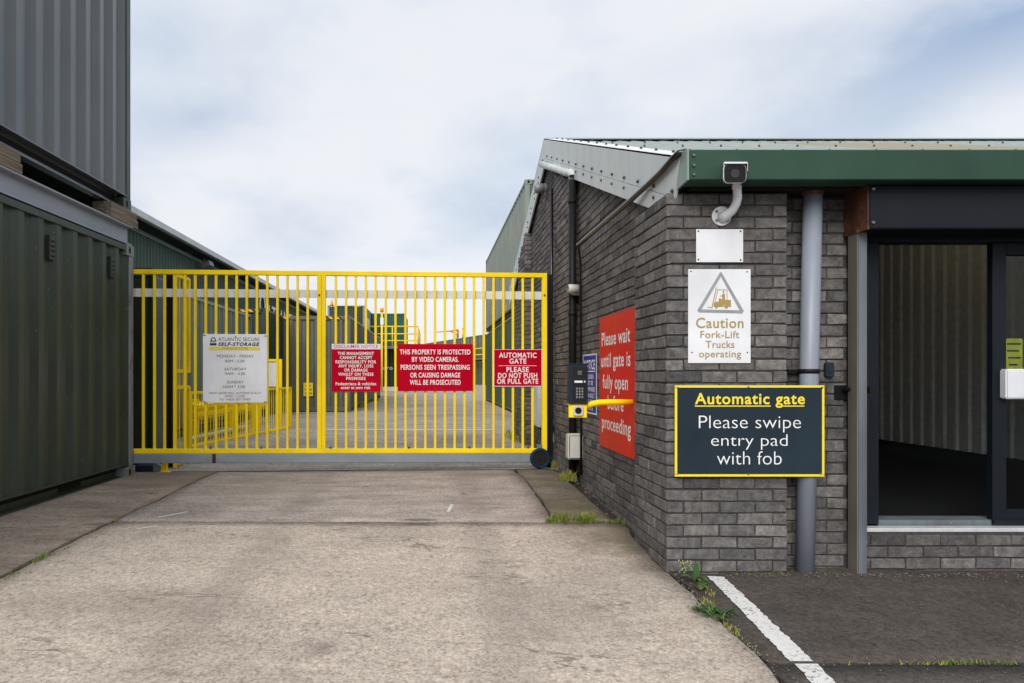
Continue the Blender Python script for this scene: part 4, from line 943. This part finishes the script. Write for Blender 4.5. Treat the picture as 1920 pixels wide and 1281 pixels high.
mb = MB(); mb.box(x1 - .03, x1 + .03, -.03, .03, 0, z1); mb.build('post', 'yellow', t)
mb = MB(); mb.box(x0 - .03, x0 + .03, -.03, .03, 0, z1); mb.build('post', 'yellow', t)
mb = MB(); mb.box(x0 + .03, x1 - .03, -.03, .03, z1 - .05, z1); mb.build('rail', 'yellow', t)
mb = MB(); mb.box(x0 + .03, x1 - .035, -.01, .01, z1 - .58, z1 - .06); mb.build('panel', 'white', t)

# ------------------------------------------------------------------ containers
def corr(x_out, x_in, y0, y1, pitch=.278):
    out = []; y = y0; a, b = pitch * .26, pitch * .245
    while y < y1 - .001:
        for yy_, xx_ in ((y, x_out), (y + a, x_out), (y + a + b, x_in), (y + 2 * a + b, x_in)):
            if yy_ <= y1: out.append((xx_, yy_))
        y += pitch
    out.append((out[-1][0], y1)); return out
def container(name, label, loc, rz, L=6.058, H=2.591, W=2.438, side='g_olive', end=None, rail=None, near='corr', group=None, tape=False, post=None, dark_base=True, casting=None, far='corr', pitch=.278, depth=.052):
    end = end or side; rail = rail or side; post = post or side; casting = casting or post
    t = thing(name, label, 'container', loc, rz, group); hw = W / 2
    zb, zt = .155, H - .075
    for sx in (1, -1):
        mb = MB(); mb.strip([(sx * x, y, zb) for x, y in corr(hw - .012, hw - depth, .10, L - .10, pitch)], (0, 0, zt - zb)); mb.build('side_panel', side, t)
        mb = MB()
        mb.box(*sorted((sx * (hw - .13), sx * (hw - .12))), .17, L - .17, .02, zb - .012)
        mb.box(*sorted((sx * (hw - .13), sx * (hw - .004))), .10, L - .10, zb - .012, zb + .004); mb.box(*sorted((sx * (hw - .14), sx * (hw - .05))), .17, L - .17, .012, .024)
        mb.build('bottom_rail', rail, t)
        for yc in (L * .34, L * .66) if L < 7 else ():
            pass
        mb = MB(); mb.box(*sorted((sx * (hw - .065), sx * hw)), .17, L - .17, zt, zt + .062); mb.build('top_rail', rail, t, bevel=.004)
    for yy_ in (0, L):
        for sx in (1, -1):
            d = 1 if yy_ == 0 else -1
            mb = MB(); mb.box(*sorted((sx * (hw - .12), sx * hw)), *sorted((yy_, yy_ + d * .10)), .118, H - .118); mb.build('corner_post', post, t, bevel=.008)
            for z0 in (0, H - .118):
                mb = MB(); mb.box(*sorted((sx * (hw - .162), sx * (hw + .003))), *sorted((yy_ - d * .003, yy_ + d * .178)), z0, z0 + .118)
                # shade of the slotted hole, painted as a near-black plate on each face
                cyc = yy_ + d * .10; zc_ = z0 + .06
                mb.prism([(sx * (hw + .0045), cyc + .025 * math.cos(a * .524), zc_ + .04 * math.sin(a * .524)) for a in range(12)], (-sx * .004, 0, 0), 1)
                mb.prism([(sx * (hw - .085) + .032 * math.cos(a * .524), yy_ - d * .0045, zc_ + .038 * math.sin(a * .524)) for a in range(12)], (0, d * .004, 0), 1)
                mb.build('corner_casting', [casting, 'dark'], t)
        kind = near if yy_ == 0 else far
        d = 1 if yy_ == 0 else -1
        mb = MB(); mb.box(-hw + .163, hw - .163, *sorted((yy_, yy_ + d * .10)), 0.02, .15); mb.build('end_sill', end, t, bevel=.004); mb = MB(); mb.box(-hw + .12, hw - .12, *sorted((yy_, yy_ + d * .08)), H - .118, H - .01); mb.build('end_header', end, t, bevel=.004)
        if kind == 'corr':
            mb = MB(); mb.strip([(y - hw, yy_ + d * (.0 + (hw - x)), .15) for x, y in corr(hw - .012, hw - .055, .12, W - .12, .25)], (0, 0, H - .268)); mb.build('end_panel', end, t)
        else:
            for sx in (1, -1):
                mb = MB(); mb.box(*sorted((sx * .004, sx * (hw - .12))), *sorted((yy_ + d * .03, yy_ + d * .07)), .15, H - .118)
                for z in (.55, 1.15, 1.75): mb.box(*sorted((sx * .06, sx * (hw - .16))), *sorted((yy_ + d * .02, yy_ + d * .03)), z - .18, z + .18)
                dr = mb.build('door', end, t, bevel=.004)
                for bx in (.28, .78):
                    mb = MB(); mb.tube([(sx * bx, yy_ - d * .005, .1), (sx * bx, yy_ - d * .005, H - .1)], .017, 8); mb.box(*sorted((sx * bx - .02, sx * bx + .28 * sx * -1)), yy_ - .03, yy_ - .015, 1.0, 1.03); mb.build('locking_bar', 'galv', dr)
    mb = MB(); mb.box(-hw + .07, hw - .07, .1, L - .1, H - .03, H - .015); mb.build('roof_panel', side, t)
    mb = MB(); mb.box(-hw + .11, hw - .11, .1, L - .1, .08, .12); mb.build('floor_panel', 'dark', t)
    if tape:
        for x0, x1 in ((-hw + .17, -hw + .62), (hw - .75, hw - .25)):
            mb = MB(); mb.box(x0, x1, -.004, -.0005, H - .10, H - .03); mb.build('hazard_tape', 'hazard', t)
    return t
# the stack on the left, long sides along the drive
ROT = -.021
def by_far(xr, yf, z, L, rot, W=2.438):
    """root so that the far right bottom corner of the container sits at (xr, yf)"""
    dl = Vector((0, L)); 
    c, s_ = math.cos(rot), math.sin(rot); off = Vector((c * W / 2 - s_ * L, s_ * W / 2 + c * L)); return (xr - off.x, yf - off.y, z)
lower = container('shipping_container', 'dark olive container on the ground left of the gate, two vents under its top rail', by_far(-3.36, 7.74, .10, 6.058, ROT), ROT, side='g_lower', post='post_rust', casting='rail_grey')
for y_v in (4.48, 5.60):
    mb = MB(); hw = 1.219; mb.box(hw - .06, hw - .008, y_v - .04, y_v + .035, 2.175, 2.40); v = mb.build('vent', 'rail_dark', lower, bevel=.008)
    mb = MB()
    for k in range(4): mb.box(hw - .008, hw - .005, y_v - .028, y_v + .023, 2.205 + k * .045, 2.22 + k * .045)
    mb.build('louvre_slot_shade', 'dark', v)  # near-black strips on the casing stand in for shade within the slots
mb = MB(); hw = 1.219; mb.box(hw - .119, hw - .117, 4.75, 5.15, .03, .125); mb.build('fork_pocket_shade', 'dark', lower)  # flat near-black plate painted in for the shade inside the pocket
mb = MB(); mb.box(hw - .119, hw - .117, 3.0, 3.36, .03, .125); mb.build('fork_pocket_shade', 'dark', lower)
upper = container('shipping_container', 'grey container raised on timbers and a steel beam above the olive one', by_far(-3.375, 7.70, 3.082, 6.058, -.012), -.012, side='g_upper', rail='g_upper', post='g_lower', depth=.06)
mb = MB()
xa = -3.36
P0, P1 = Vector((xa - .021 * 6.0, 1.75, 0)), Vector((xa + .0, 7.72, 0))
def along(y, dx): return xa + (y - 7.72) * .021 + dx
def bx2(mb, ya, yb, d0, d1, z0, z1, m=0): mb.hexa([(along(ya, d0), ya, z0), (along(ya, d1), ya, z0), (along(yb, d1), yb, z0), (along(yb, d0), yb, z0), (along(ya, d0), ya, z1), (along(ya, d1), ya, z1), (along(yb, d1), yb, z1), (along(yb, d0), yb, z1)], m)
bx2(mb, 1.75, 7.72, -.075, -.063, 2.712, 2.892); bx2(mb, 1.75, 7.72, -.14, .005, 2.892, 2.907); bx2(mb, 1.75, 7.72, -.14, -.01, 2.698, 2.711)
o = mb.build('steel_beam', 'beam', None); tag(o, 'long grey steel beam lying along the top edge of the olive container', 'beam')
for k, (ya, yb, lab) in enumerate(((7.19, 7.83, 'end of the steel beam by the gate'), (4.75, 5.69, 'middle of the steel beam at the picture edge'))):
    for j in range(2):
        mb = MB(); z0 = 2.909 + j * .086; bx2(mb, ya + .03 * j, yb - (.0, .015)[j], -.20, .01 - .006 * j, z0, z0 + .084)
        o = mb.build('timber_block', 'timber', None, bevel=.003); tag(o, ('lower' if j == 0 else 'upper') + ' weathered timber under the grey container, ' + lab, 'timber', 'timbers under the raised container')
# sage container behind the gate
container('shipping_container', 'sage green container behind the crash barrier along the warehouse', (-4.45 - 1.219, 11.0, .14), 0, side='g_mid', rail='rail_grey', post='galv_brown')
container('shipping_container', 'narrow dark green container with hazard tape beyond the sage one', (-4.43 - 1.219, 18.3, .12), 0, L=2.2, H=2.896, side='g_dark', tape=True)
cc = container('shipping_container', 'long grey olive container with hazard tape and a yellow notice on its end', ((-4.87 - 2.42) / 2, 20.6, .12), 0, L=12.19, H=2.896, side='g_olive', rail='rail_grey', end='g_olive', tape=True)
t = thing('keep_out_notice', 'small yellow notice on the grey olive container behind the gate', 'notice', (PX(568, 20.5), 20.585, PZ(743, 20.5)))
mb = MB(); mb.box(0, .285, -.003, 0, 0, .40); mb.build('board', 'yell', t)
mb = MB()
for i, (s, wd) in enumerate((('CCTV', .2), ('IN USE', .22), ('24 HRS', .22))): text_into(mb, s, .142, wd, .28 - i * .115, .062, -.0045, .02)
mb.build('lettering', 'blackl', t)
# second-level stack beyond
container('shipping_container', 'grey container at ground level under the one with a white door', (-5.58, 45, .12), 0, L=12.19, H=2.896, side='g_olive')
u2 = container('shipping_container', 'grey sided container with dark end and white door, second level far left', (-5.58, 45, 3.02), 0, L=12.19, H=2.75, side='g_sage', end='g_dark', tape=True)
mb = MB(); text_into(mb, 'CAXU 56', .72, 1.3, .62, .17, -.03, .02, vertical=True); mb.build('lettering', 'wht', u2)
for y0, y1, z1 in ((1.4, 3.6, 2.1), (6.2, 7.6, 2.0)):
    mb = MB(); mb.box(1.21, 1.235, y0, y1, .25, z1); mb.build('door', 'white', u2)
mb = MB(); mb.box(1.2, 2.0, .3, 5.6, .55, .62); mb.build('awning', 'g_teal', u2)
b1_ = container('shipping_container', 'dark green container with a white number at ground level under the teal one', (-3.12, 50, .16), 0, L=6.058, H=2.896, side='g_dark')
mb = MB(); text_into(mb, '56270', -.35, 1.35, 1.42, .2, -.03, .03); mb.build('lettering', 'wht', b1_)
container('shipping_container', 'teal container on the second level behind yellow railings', (-3.12, 50, 3.25), 0, L=6.058, H=2.45, side='g_teal')
# platform and railing in front of the teal container
t = thing('walkway', 'raised platform with yellow railings around the teal container', 'walkway', (-3.12, 48.6, 0))
mb = MB(); mb.box(-1.4, 2.2, -.4, 9.5, 3.06, 3.24); mb.build('deck', 'galv_post', t)
for z in (3.62, 4.1, 4.62):
    mb = MB(); mb.tube([(-1.4, -.35, z), (2.2, -.35, z)], .045, 8); mb.tube([(2.2, -.35, z), (2.2, 9.5, z)], .045, 8); mb.build('rail', 'yellow_far', t)
for k in range(7):
    mb = MB(); mb.tube([(2.2, -.35 + 1.64 * k, 3.2), (2.2, -.35 + 1.64 * k, 4.62)], .045, 8); mb.build('post', 'yellow_far', t)
for x in (-1.4, .4):
    mb = MB(); mb.tube([(x, -.35, 3.2), (x, -.35, 4.62)], .045, 8); mb.build('post', 'yellow_far', t)
for x, y in ((-1.3, -.3), (2.1, -.3), (2.1, 9)):
    mb = MB(); mb.tube([(x, y, .12), (x, y, 3.06)], .06, 8); mb.build('leg', 'galv_post', t)
mb = MB(); mb.box(-2.6, 4.0, -1.6, -.2, .12, .38) ; tag(mb.build('kerb_block', 'white_old'), 'low white concrete block in front of the numbered container', 'block'); C.objects[-1].location = (-3.4, 48.2, 0)
t = thing('beacon_post', 'yellow warning post with a white sign beside the teal container', 'post', (PX(716, 44.5), 44.5, .12))
mb = MB(); mb.tube([(0, 0, 0), (0, 0, 5.2)], .07, 8); mb.build('post', 'yellow_far', t)
mb = MB(); mb.box(-.1, .12, -.08, -.06, 4.35, 4.8); mb.build('panel', 'white', t)
mb = MB(); mb.tube([(0, 0, 5.2), (0, 0, 5.45)], .12, 8); mb.build('beacon', 'amber', t)
mb = MB(); mb.tube([(0, 0, 0), (0, 0, .18), (0, 0, .36)], [.12, .1, .06], 10); o = mb.build('beacon', 'amber'); o.location = (PX(622, 45.1), 45.1, 5.77); tag(o, 'amber beacon on the top corner of the far grey container', 'beacon')
# row of container doors closing the yard on the right
rA, rB = Vector((5.9, 73)), Vector((-1.6, 98)); rd = (rB - rA).normalized(); rrz = math.atan2(rd.y, rd.x) + math.pi
proto = None; words = ['first', 'second', 'third', 'fourth', 'fifth', 'sixth', 'seventh', 'eighth', 'ninth', 'tenth', 'eleventh']
for lv, zl in ((0, .12), (1, 2.95)):
    for i in range(-1, 10):
        p = rA + rd * (i * 2.52 + 1.26)
        lab = f"{words[i + 1]} container from the building in the {'upper' if lv else 'lower'} level of the far row"
        if proto is None:
            proto = container('shipping_container', lab, (p.x, p.y, zl), rrz, L=6.058, side='g_row', near='door', group='containers in the far row'); proto.rotation_euler = (0, 0, rrz)
        else: dup(proto, (p.x, p.y, zl), rrz, lab, 'containers in the far row')
t = thing('walkway', 'long raised walkway with yellow railings along the far container row', 'walkway', (rA.x, rA.y, 0), math.atan2(rd.y, rd.x))
mb = MB(); mb.box(-2.5, 23, .25, 1.35, 2.78, 2.92); mb.build('deck', 'galv_post', t)
for z in (3.3, 3.95):
    mb = MB(); mb.tube([(-2.5, 1.33, z), (23, 1.33, z)], .05, 8); mb.build('rail', 'yellow_far', t)
for k in range(11):
    mb = MB(); mb.tube([(-2.5 + 2.5 * k, 1.33, .12 if k % 2 == 0 else 2.9), (-2.5 + 2.5 * k, 1.33, 3.95)], .055, 8); mb.build('post', 'yellow_far', t)
# red hoist and yellow masts over the row
q = rA + rd * 6.2
t = thing('jib_hoist', 'red jib hoist with a flat arm standing over the far container row', 'hoist', (PX(859, 80), 80.5, 5.54))
mb = MB(); mb.tube([(0, 0, 0), (0, 0, .95)], .09, 8); mb.build('mast', 'red_steel', t)
mb = MB(); mb.hexa([(-2.6, -.1, .62), (.1, -.1, .80), (.1, .1, .80), (-2.6, .1, .62), (-2.6, -.1, .68), (.1, -.1, .95), (.1, .1, .95), (-2.6, .1, .68)]); mb.build('arm', 'red_steel', t)
mb = MB(); mb.tube([(0, 0, .3), (-.8, 0, .72)], .05, 6); mb.build('brace', 'red_steel', t)
for px, top, lab in ((857, 619, 'yellow mast beside the red hoist'), (867.5, 617, 'thin yellow mast right of the red hoist'), (783, 634, 'thin yellow mast above the trespass sign')):
    mb = MB(); x = PX(px, 82); mb.tube([(x, 82 if px > 800 else 95, 5.5 if px > 800 else .1), (x, 82 if px > 800 else 95, PZ(top, 82))], .07, 8)
    mb.tube([(x, 82 if px > 800 else 95, PZ(top, 82)), (x, 82 if px > 800 else 95, PZ(top, 82) + .2)], [.11, .07], 8); tag(mb.build('mast', 'yellow_far'), lab, 'mast')
# two high stacked containers behind the brick building
container('shipping_container', 'deep green container at ground level behind the brick building', (2.34 + 1.219, 17.0, .06), 0, L=12.19, H=2.896, side='g_deep', rail='rail_grey', pitch=.40, depth=.07)
g2 = container('shipping_container', 'pale sage container stacked high behind the brick building', (2.34 + 1.219, 17.0, 3.04), 0, L=12.19, H=3.05, side='g_sage', rail='g_sage', end='g_deep', pitch=.40, depth=.075)
mb = MB(); mb.box(-.75, .6, -.004, -.0005, 2.95, 3.04); mb.build('hazard_tape', 'yell', g2)
mb = MB(); mb.box(-1.226, -1.220, 4.2, 4.4, .18, .36); mb.build('yellow_tag', 'amber', g2)

# ------------------------------------------------------------------ warehouse along the left of the yard
wh = thing('warehouse', 'long green clad warehouse with a pale gutter behind the containers', 'warehouse', (-7.2, 8, 0))
mb = MB(); prof = []; y = 6.0
while y < 64: prof += [(-7.2, y, .1), (-7.2, y + .115, .1), (-7.155, y + .14, .1), (-7.155, y + .175, .1)]; y += .2
mb.strip(prof, (0, 0, 4.62)); mb.build('wall', 'g_clad', wh, True)
mb = MB(); mb.box(-7.2, -7.12, 6, 64, 4.70, 4.80); mb.build('eaves_trim', 'fascia_end', wh, True)
mb = MB(); mb.box(-6.75, -6.62, 6, 64, 4.84, 5.0); mb.build('gutter', 'white_trim', wh, True, bevel=.01)
mb = MB(); mb.box(-7.2, -6.76, 6, 64, 4.81, 4.86); mb.build('soffit', 'post_black', wh, True)
mb = MB(); mb.prism([(-6.72, 6, 4.95), (-14.5, 6, 6.4), (-22, 6, 4.95)], (0, 58, 0)); mb.build('roof', 'white_trim', wh, True)
mb = MB(); mb.box(-21.8, -7.25, 6.2, 63.8, .1, 4.9); mb.build('inner_wall', 'g_clad', wh, True)
mb = MB(); yA = 7.12 * F / (CX - 497.5); 
t2 = thing('wall_sign', 'white raised warehouse letters beside a round emblem on the green cladding', 'lettering', (-7.12, 28.4, 3.55), R(90))
for s, x0, wd in (('ATLANTIC', 1.15, 6.6),): text_into(mb, s, x0 + wd / 2, wd, 0, .72, -.03, .01)
for k in range(24):
    a, b = 2 * math.pi * k / 24, 2 * math.pi * (k + 1) / 24; c = (.45, .62)
    mb.quad([(c[0] + r_ * math.cos(x), -.03, c[1] + r_ * math.sin(x)) for r_, x in ((.55, a), (.55, b), (.33, b), (.33, a))])
mb.build('letters', 'wht', t2)
t = thing('floodlight', 'small floodlight hanging under the pale warehouse gutter', 'lamp', (-6.95, YW(383, -6.95), 4.80))
mb = MB(); mb.tube([(0, 0, 0), (0, 0, -.12)], .03, 8); mb.build('bracket', 'lamp_grey', t)
mb = MB(); mb.hexa([(-.02, -.2, -.32), (.24, -.2, -.22), (.24, .2, -.22), (-.02, .2, -.32), (-.06, -.2, -.2), (.2, -.2, -.08), (.2, .2, -.08), (-.06, .2, -.2)]); mb.build('lamp_head', 'lamp_grey', t)

# ------------------------------------------------------------------ weeds
def blades(mb, cx, cy, rx, ry, n, h, rs, lean=.7, wd=.006, m=0):
    for _ in range(n):
        a = rs.uniform(0, 6.283); r = math.sqrt(rs.random()); x, y = cx + rx * r * math.cos(a), cy + ry * r * math.sin(a)
        z = gz(x, y) - .01; hh = h * rs.uniform(.45, 1.1) * (1 - .4 * r); b = rs.uniform(0, 6.283); l = hh * lean * rs.uniform(.2, 1.2)
        dx, dy = math.cos(b), math.sin(b); px, py = -dy * wd / 2, dx * wd / 2
        p1 = (x + dx * l * .35, y + dy * l * .35, z + hh * .65); p2 = (x + dx * l, y + dy * l, z + hh)
        b0 = len(mb.v); mb.v += [(x - px, y - py, z), (x + px, y + py, z), (p1[0] + px * .8, p1[1] + py * .8, p1[2]), (p1[0] - px * .8, p1[1] - py * .8, p1[2]), p2]
        mb.f += [(b0, b0 + 1, b0 + 2, b0 + 3), (b0 + 3, b0 + 2, b0 + 4)]; mb.m += [m, m]; mb.sm += [True, True]
def leafs(mb, cx, cy, n, L, rs, wd=.4, rise=.35, m=0, z0=0, seg=4, jag=0):
    for _ in range(n):
        a = rs.uniform(0, 6.283); l = L * rs.uniform(.55, 1.1); up = rise * rs.uniform(.4, 1.4)
        z = gz(cx, cy) + z0; d = (math.cos(a), math.sin(a)); pts = []
        for k in range(seg + 1):
            t = k / seg; w_ = l * wd / 2 * math.sin(math.pi * min(.98, .08 + .9 * t)) * (1 if not jag or k % 2 else 1 - jag)
            x, y, zz_ = cx + d[0] * l * t, cy + d[1] * l * t, z + l * up * math.sin(t * 2.2)
            pts.append(((x - d[1] * w_, y + d[0] * w_, zz_ + w_ * .3), (x + d[1] * w_, y - d[0] * w_, zz_ + w_ * .3)))
        b0 = len(mb.v)
        for p_, q_ in pts: mb.v += [p_, q_]
        for k in range(seg): mb.f.append((b0 + 2 * k, b0 + 2 * k + 1, b0 + 2 * k + 3, b0 + 2 * k + 2)); mb.m.append(m); mb.sm.append(True)
def clump(name, label, fn, mats, seed, cat='weed', group=None):
    mb = MB(); fn(mb, random.Random(seed)); return tag(mb.build(name, mats), label, cat, group)
def f1(mb, rs):
    for k in range(34):
        x = .93 + .37 * rs.random(); y = 5.385 + rs.uniform(-.02, .06); blades(mb, x, y, rs.uniform(.015, .05), rs.uniform(.012, .035), rs.randint(14, 44), rs.choice((.04, .06, .08, .10, .13)), rs, rs.uniform(.6, 1.5), rs.uniform(.004, .007), rs.choice((0, 0, 0, 1)))
clump('grass_tuft', 'bright green grass tuft growing in the concrete joint by the side wall', f1, ['grass', 'grass_dry'], 1)
def f1b(mb, rs): blades(mb, 1.42, 5.38, .10, .02, 60, .045, rs, 1.6); blades(mb, 1.5, 5.36, .05, .02, 30, .06, rs)
clump('grass_tuft', 'small low grass tuft in the joint touching the brick wall', f1b, ['grass'], 2)
def f2(mb, rs): blades(mb, 1.45, 7.18, .10, .08, 260, .13, rs); blades(mb, 1.36, 7.12, .07, .05, 90, .07, rs, 1.2)
clump('grass_tuft', 'yellowing grass tuft at the foot of the black downpipe', f2, ['grass_dry'], 3)
def f2b(mb, rs): blades(mb, 1.46, 8.05, .04, .12, 60, .16, rs)
clump('grass_tuft', 'thin grass beside the gate wheel and the black post', f2b, ['grass_dry'], 4)
def f3(mb, rs):
    for k in range(7):
        x, y = 1.545 + rs.uniform(-.03, .05), 4.20 + rs.uniform(-.03, .03); hh = rs.uniform(.06, .115); lx = rs.uniform(-.05, .03)
        z = gz(1.53, y); mb.tube([(x, y, z - .01), (x + lx * .5, y, z + hh * .5), (x + lx, y, z + hh)], .0022, 5, 0)
        for j in range(8):
            t = rs.uniform(.4, 1.05); c = Vector((x + lx * t + rs.uniform(-.012, .012), y + rs.uniform(-.012, .012), z + hh * t)); r = .0036
            mb.quad([c + Vector((-r, 0, -r)), c + Vector((r, .003, -r)), c + Vector((r, 0, r)), c + Vector((-r, .003, r))], 1)
clump('flowering_weed', 'spindly weed with pale seed heads at the foot of the brick corner', f3, ['leaf', 'bloom'], 5)
def f4(mb, rs):
    leafs(mb, 1.60, 4.12, 5, .10, rs, .45, .5, 0); leafs(mb, 1.585, 4.02, 5, .085, rs, .5, .25, 0)
    z = gz(1.6, 4.1); 
    mb.quad([(1.60, 4.13, z), (1.622, 4.13, z + .045), (1.618, 4.135, z + .10), (1.60, 4.14, z + .125), (1.584, 4.135, z + .09), (1.585, 4.13, z + .04)], 0)
    blades(mb, 1.60, 3.98, .03, .14, 90, .04, rs, 1.0, .004, 1)
clump('dock_plant', 'broad leaved weed between concrete edge and white line', f4, ['leaf', 'grass_dry'], 6, 'plant')
def f5(mb, rs):
    for cx_, cy_, l in ((1.43, 3.66, .07), (1.48, 3.62, .08), (1.54, 3.60, .075), (1.50, 3.52, .06), (1.46, 3.58, .075), (1.51, 3.67, .06)): leafs(mb, cx_, cy_, 26, l, rs, .2, .35, 0, seg=7, jag=.6)
    blades(mb, 1.52, 3.76, .03, .09, 90, .035, rs, 1.1, .005, 1); blades(mb, 1.505, 3.42, .02, .12, 130, .028, rs, 1.0, .004, 1)
clump('ground_weed', 'spreading feathery green weed in the crack beside the white line', f5, ['leaf', 'grass_dry'], 7, 'plant')
def f6(mb, rs): blades(mb, 1.495, 3.2, .012, .12, 50, .02, rs, 1.0, .004); 
clump('grass_tuft', 'sparse moss and grass along the concrete edge nearest the camera', f6, ['grass_dry'], 8)
for i, (x, n, h, lab) in enumerate(((1.96, 16, .022, 'tiny grass tuft in the asphalt joint next to the white line'), (2.18, 26, .03, 'short grass tuft in the asphalt joint, second from the white line'), (2.42, 70, .04, 'widest grass tuft in the asphalt joint below the shutter post'), (2.95, 26, .035, 'grass tuft in the asphalt joint below the open doorway'), (3.35, 14, .025, 'faint grass tuft in the asphalt joint nearest the picture edge'))):
    clump('grass_tuft', lab, lambda mb, rs: blades(mb, x, 3.029, .10 + n * .0012, .012, n, h, rs, 1.9, .0045), ['grass_dry' if i % 2 else 'grass'], 20 + i, group='grass tufts in the asphalt joint')
for i, (x, y, n, h, lab) in enumerate(((-2.46, 4.35, 40, .075, 'little green weed in the left concrete joint'), (-2.47, 5.37, 18, .05, 'single green sprout where two concrete joints meet'), (-2.44, 4.6, 50, .03, 'low grass line in the left concrete joint beyond the weed'), (-2.44, 4.0, 40, .04, 'grass sprig in the left concrete joint at the picture edge'))):
    clump('grass_tuft', lab, lambda mb, rs: blades(mb, x, y, .02, .12 if n > 20 else .02, n, h, rs, .9, .005), ['grass'], 30 + i)
for x, y, lab in ((-2.38, 24, 'weeds along the foot of the long grey olive container'), (-2.38, 29, 'farther weeds along the foot of the long grey olive container'), (1.5, 12.1, 'weeds around the short black pipe at the wall foot'), (2.2, 19.5, 'weeds at the foot of the deep green container')):
    clump('weed_patch', lab, lambda mb, rs: blades(mb, x, y, .15, 1.0, 160, .16, rs, .9, .02), ['grass_dry'], int(y)); C.objects[-1]['kind'] = 'stuff'
def f8(mb, rs):
    for k in range(5): blades(mb, 1.9 + k * .07 + rs.uniform(-.02, .02), 4.285, .03, .012, 12, .035, rs, 1.0, .003)
clump('grass_tuft', 'dry scraps of grass along the foot of the brick pier', f8, ['grass_dry'], 50)
# grit and small stones swept against the wall foot and the joints
rs = random.Random(77); mb = MB()
def stone(x, y, r):
    z = gz(x, y) + .002; c = Vector((x, y, z)); b0 = len(mb.v)
    for k in range(5):
        a = k * 1.2566 + rs.uniform(-.3, .3); rr = r * rs.uniform(.7, 1.2); mb.v.append((x + rr * math.cos(a), y + rr * math.sin(a), z))
    mb.v.append((x + rs.uniform(-.3, .3) * r, y + rs.uniform(-.3, .3) * r, z + r * rs.uniform(.6, 1)))
    for k in range(5): mb.f.append((b0 + k, b0 + (k + 1) % 5, b0 + 5)); mb.m.append(0); mb.sm.append(False)
for _ in range(420): 
    y = rs.uniform(4.35, 8); stone((1.57 if 4.99 < y < 7.39 else 1.47) - abs(rs.gauss(0, .07)), y, rs.uniform(.003, .009))
for _ in range(200): stone(rs.uniform(1.5, 3.8), 4.30 - abs(rs.gauss(0, .05)), rs.uniform(.003, .008))
for _ in range(260): stone(rs.uniform(1.6, 3.9), rs.uniform(2.6, 4.2), rs.uniform(.002, .005))
for _ in range(120): stone(1.50 + rs.gauss(0, .03), rs.uniform(2.8, 4.2), rs.uniform(.003, .008))
for _ in range(160): stone(rs.uniform(-2.4, 1.4), 5.37 + rs.gauss(0, .06), rs.uniform(.003, .007))
for _ in range(140): stone(-2.5 + rs.gauss(0, .06), rs.uniform(3.6, 7.8), rs.uniform(.003, .008))
for _ in range(120): stone(rs.uniform(-2.3, 1.4), rs.uniform(2.7, 7.6), rs.uniform(.002, .005))
g_ = mb.build('gravel', 'stone'); tag(g_, 'scattered grit and small stones along the wall foot and joints', 'grit', kind='stuff')
bpy.data.objects.remove(_to)
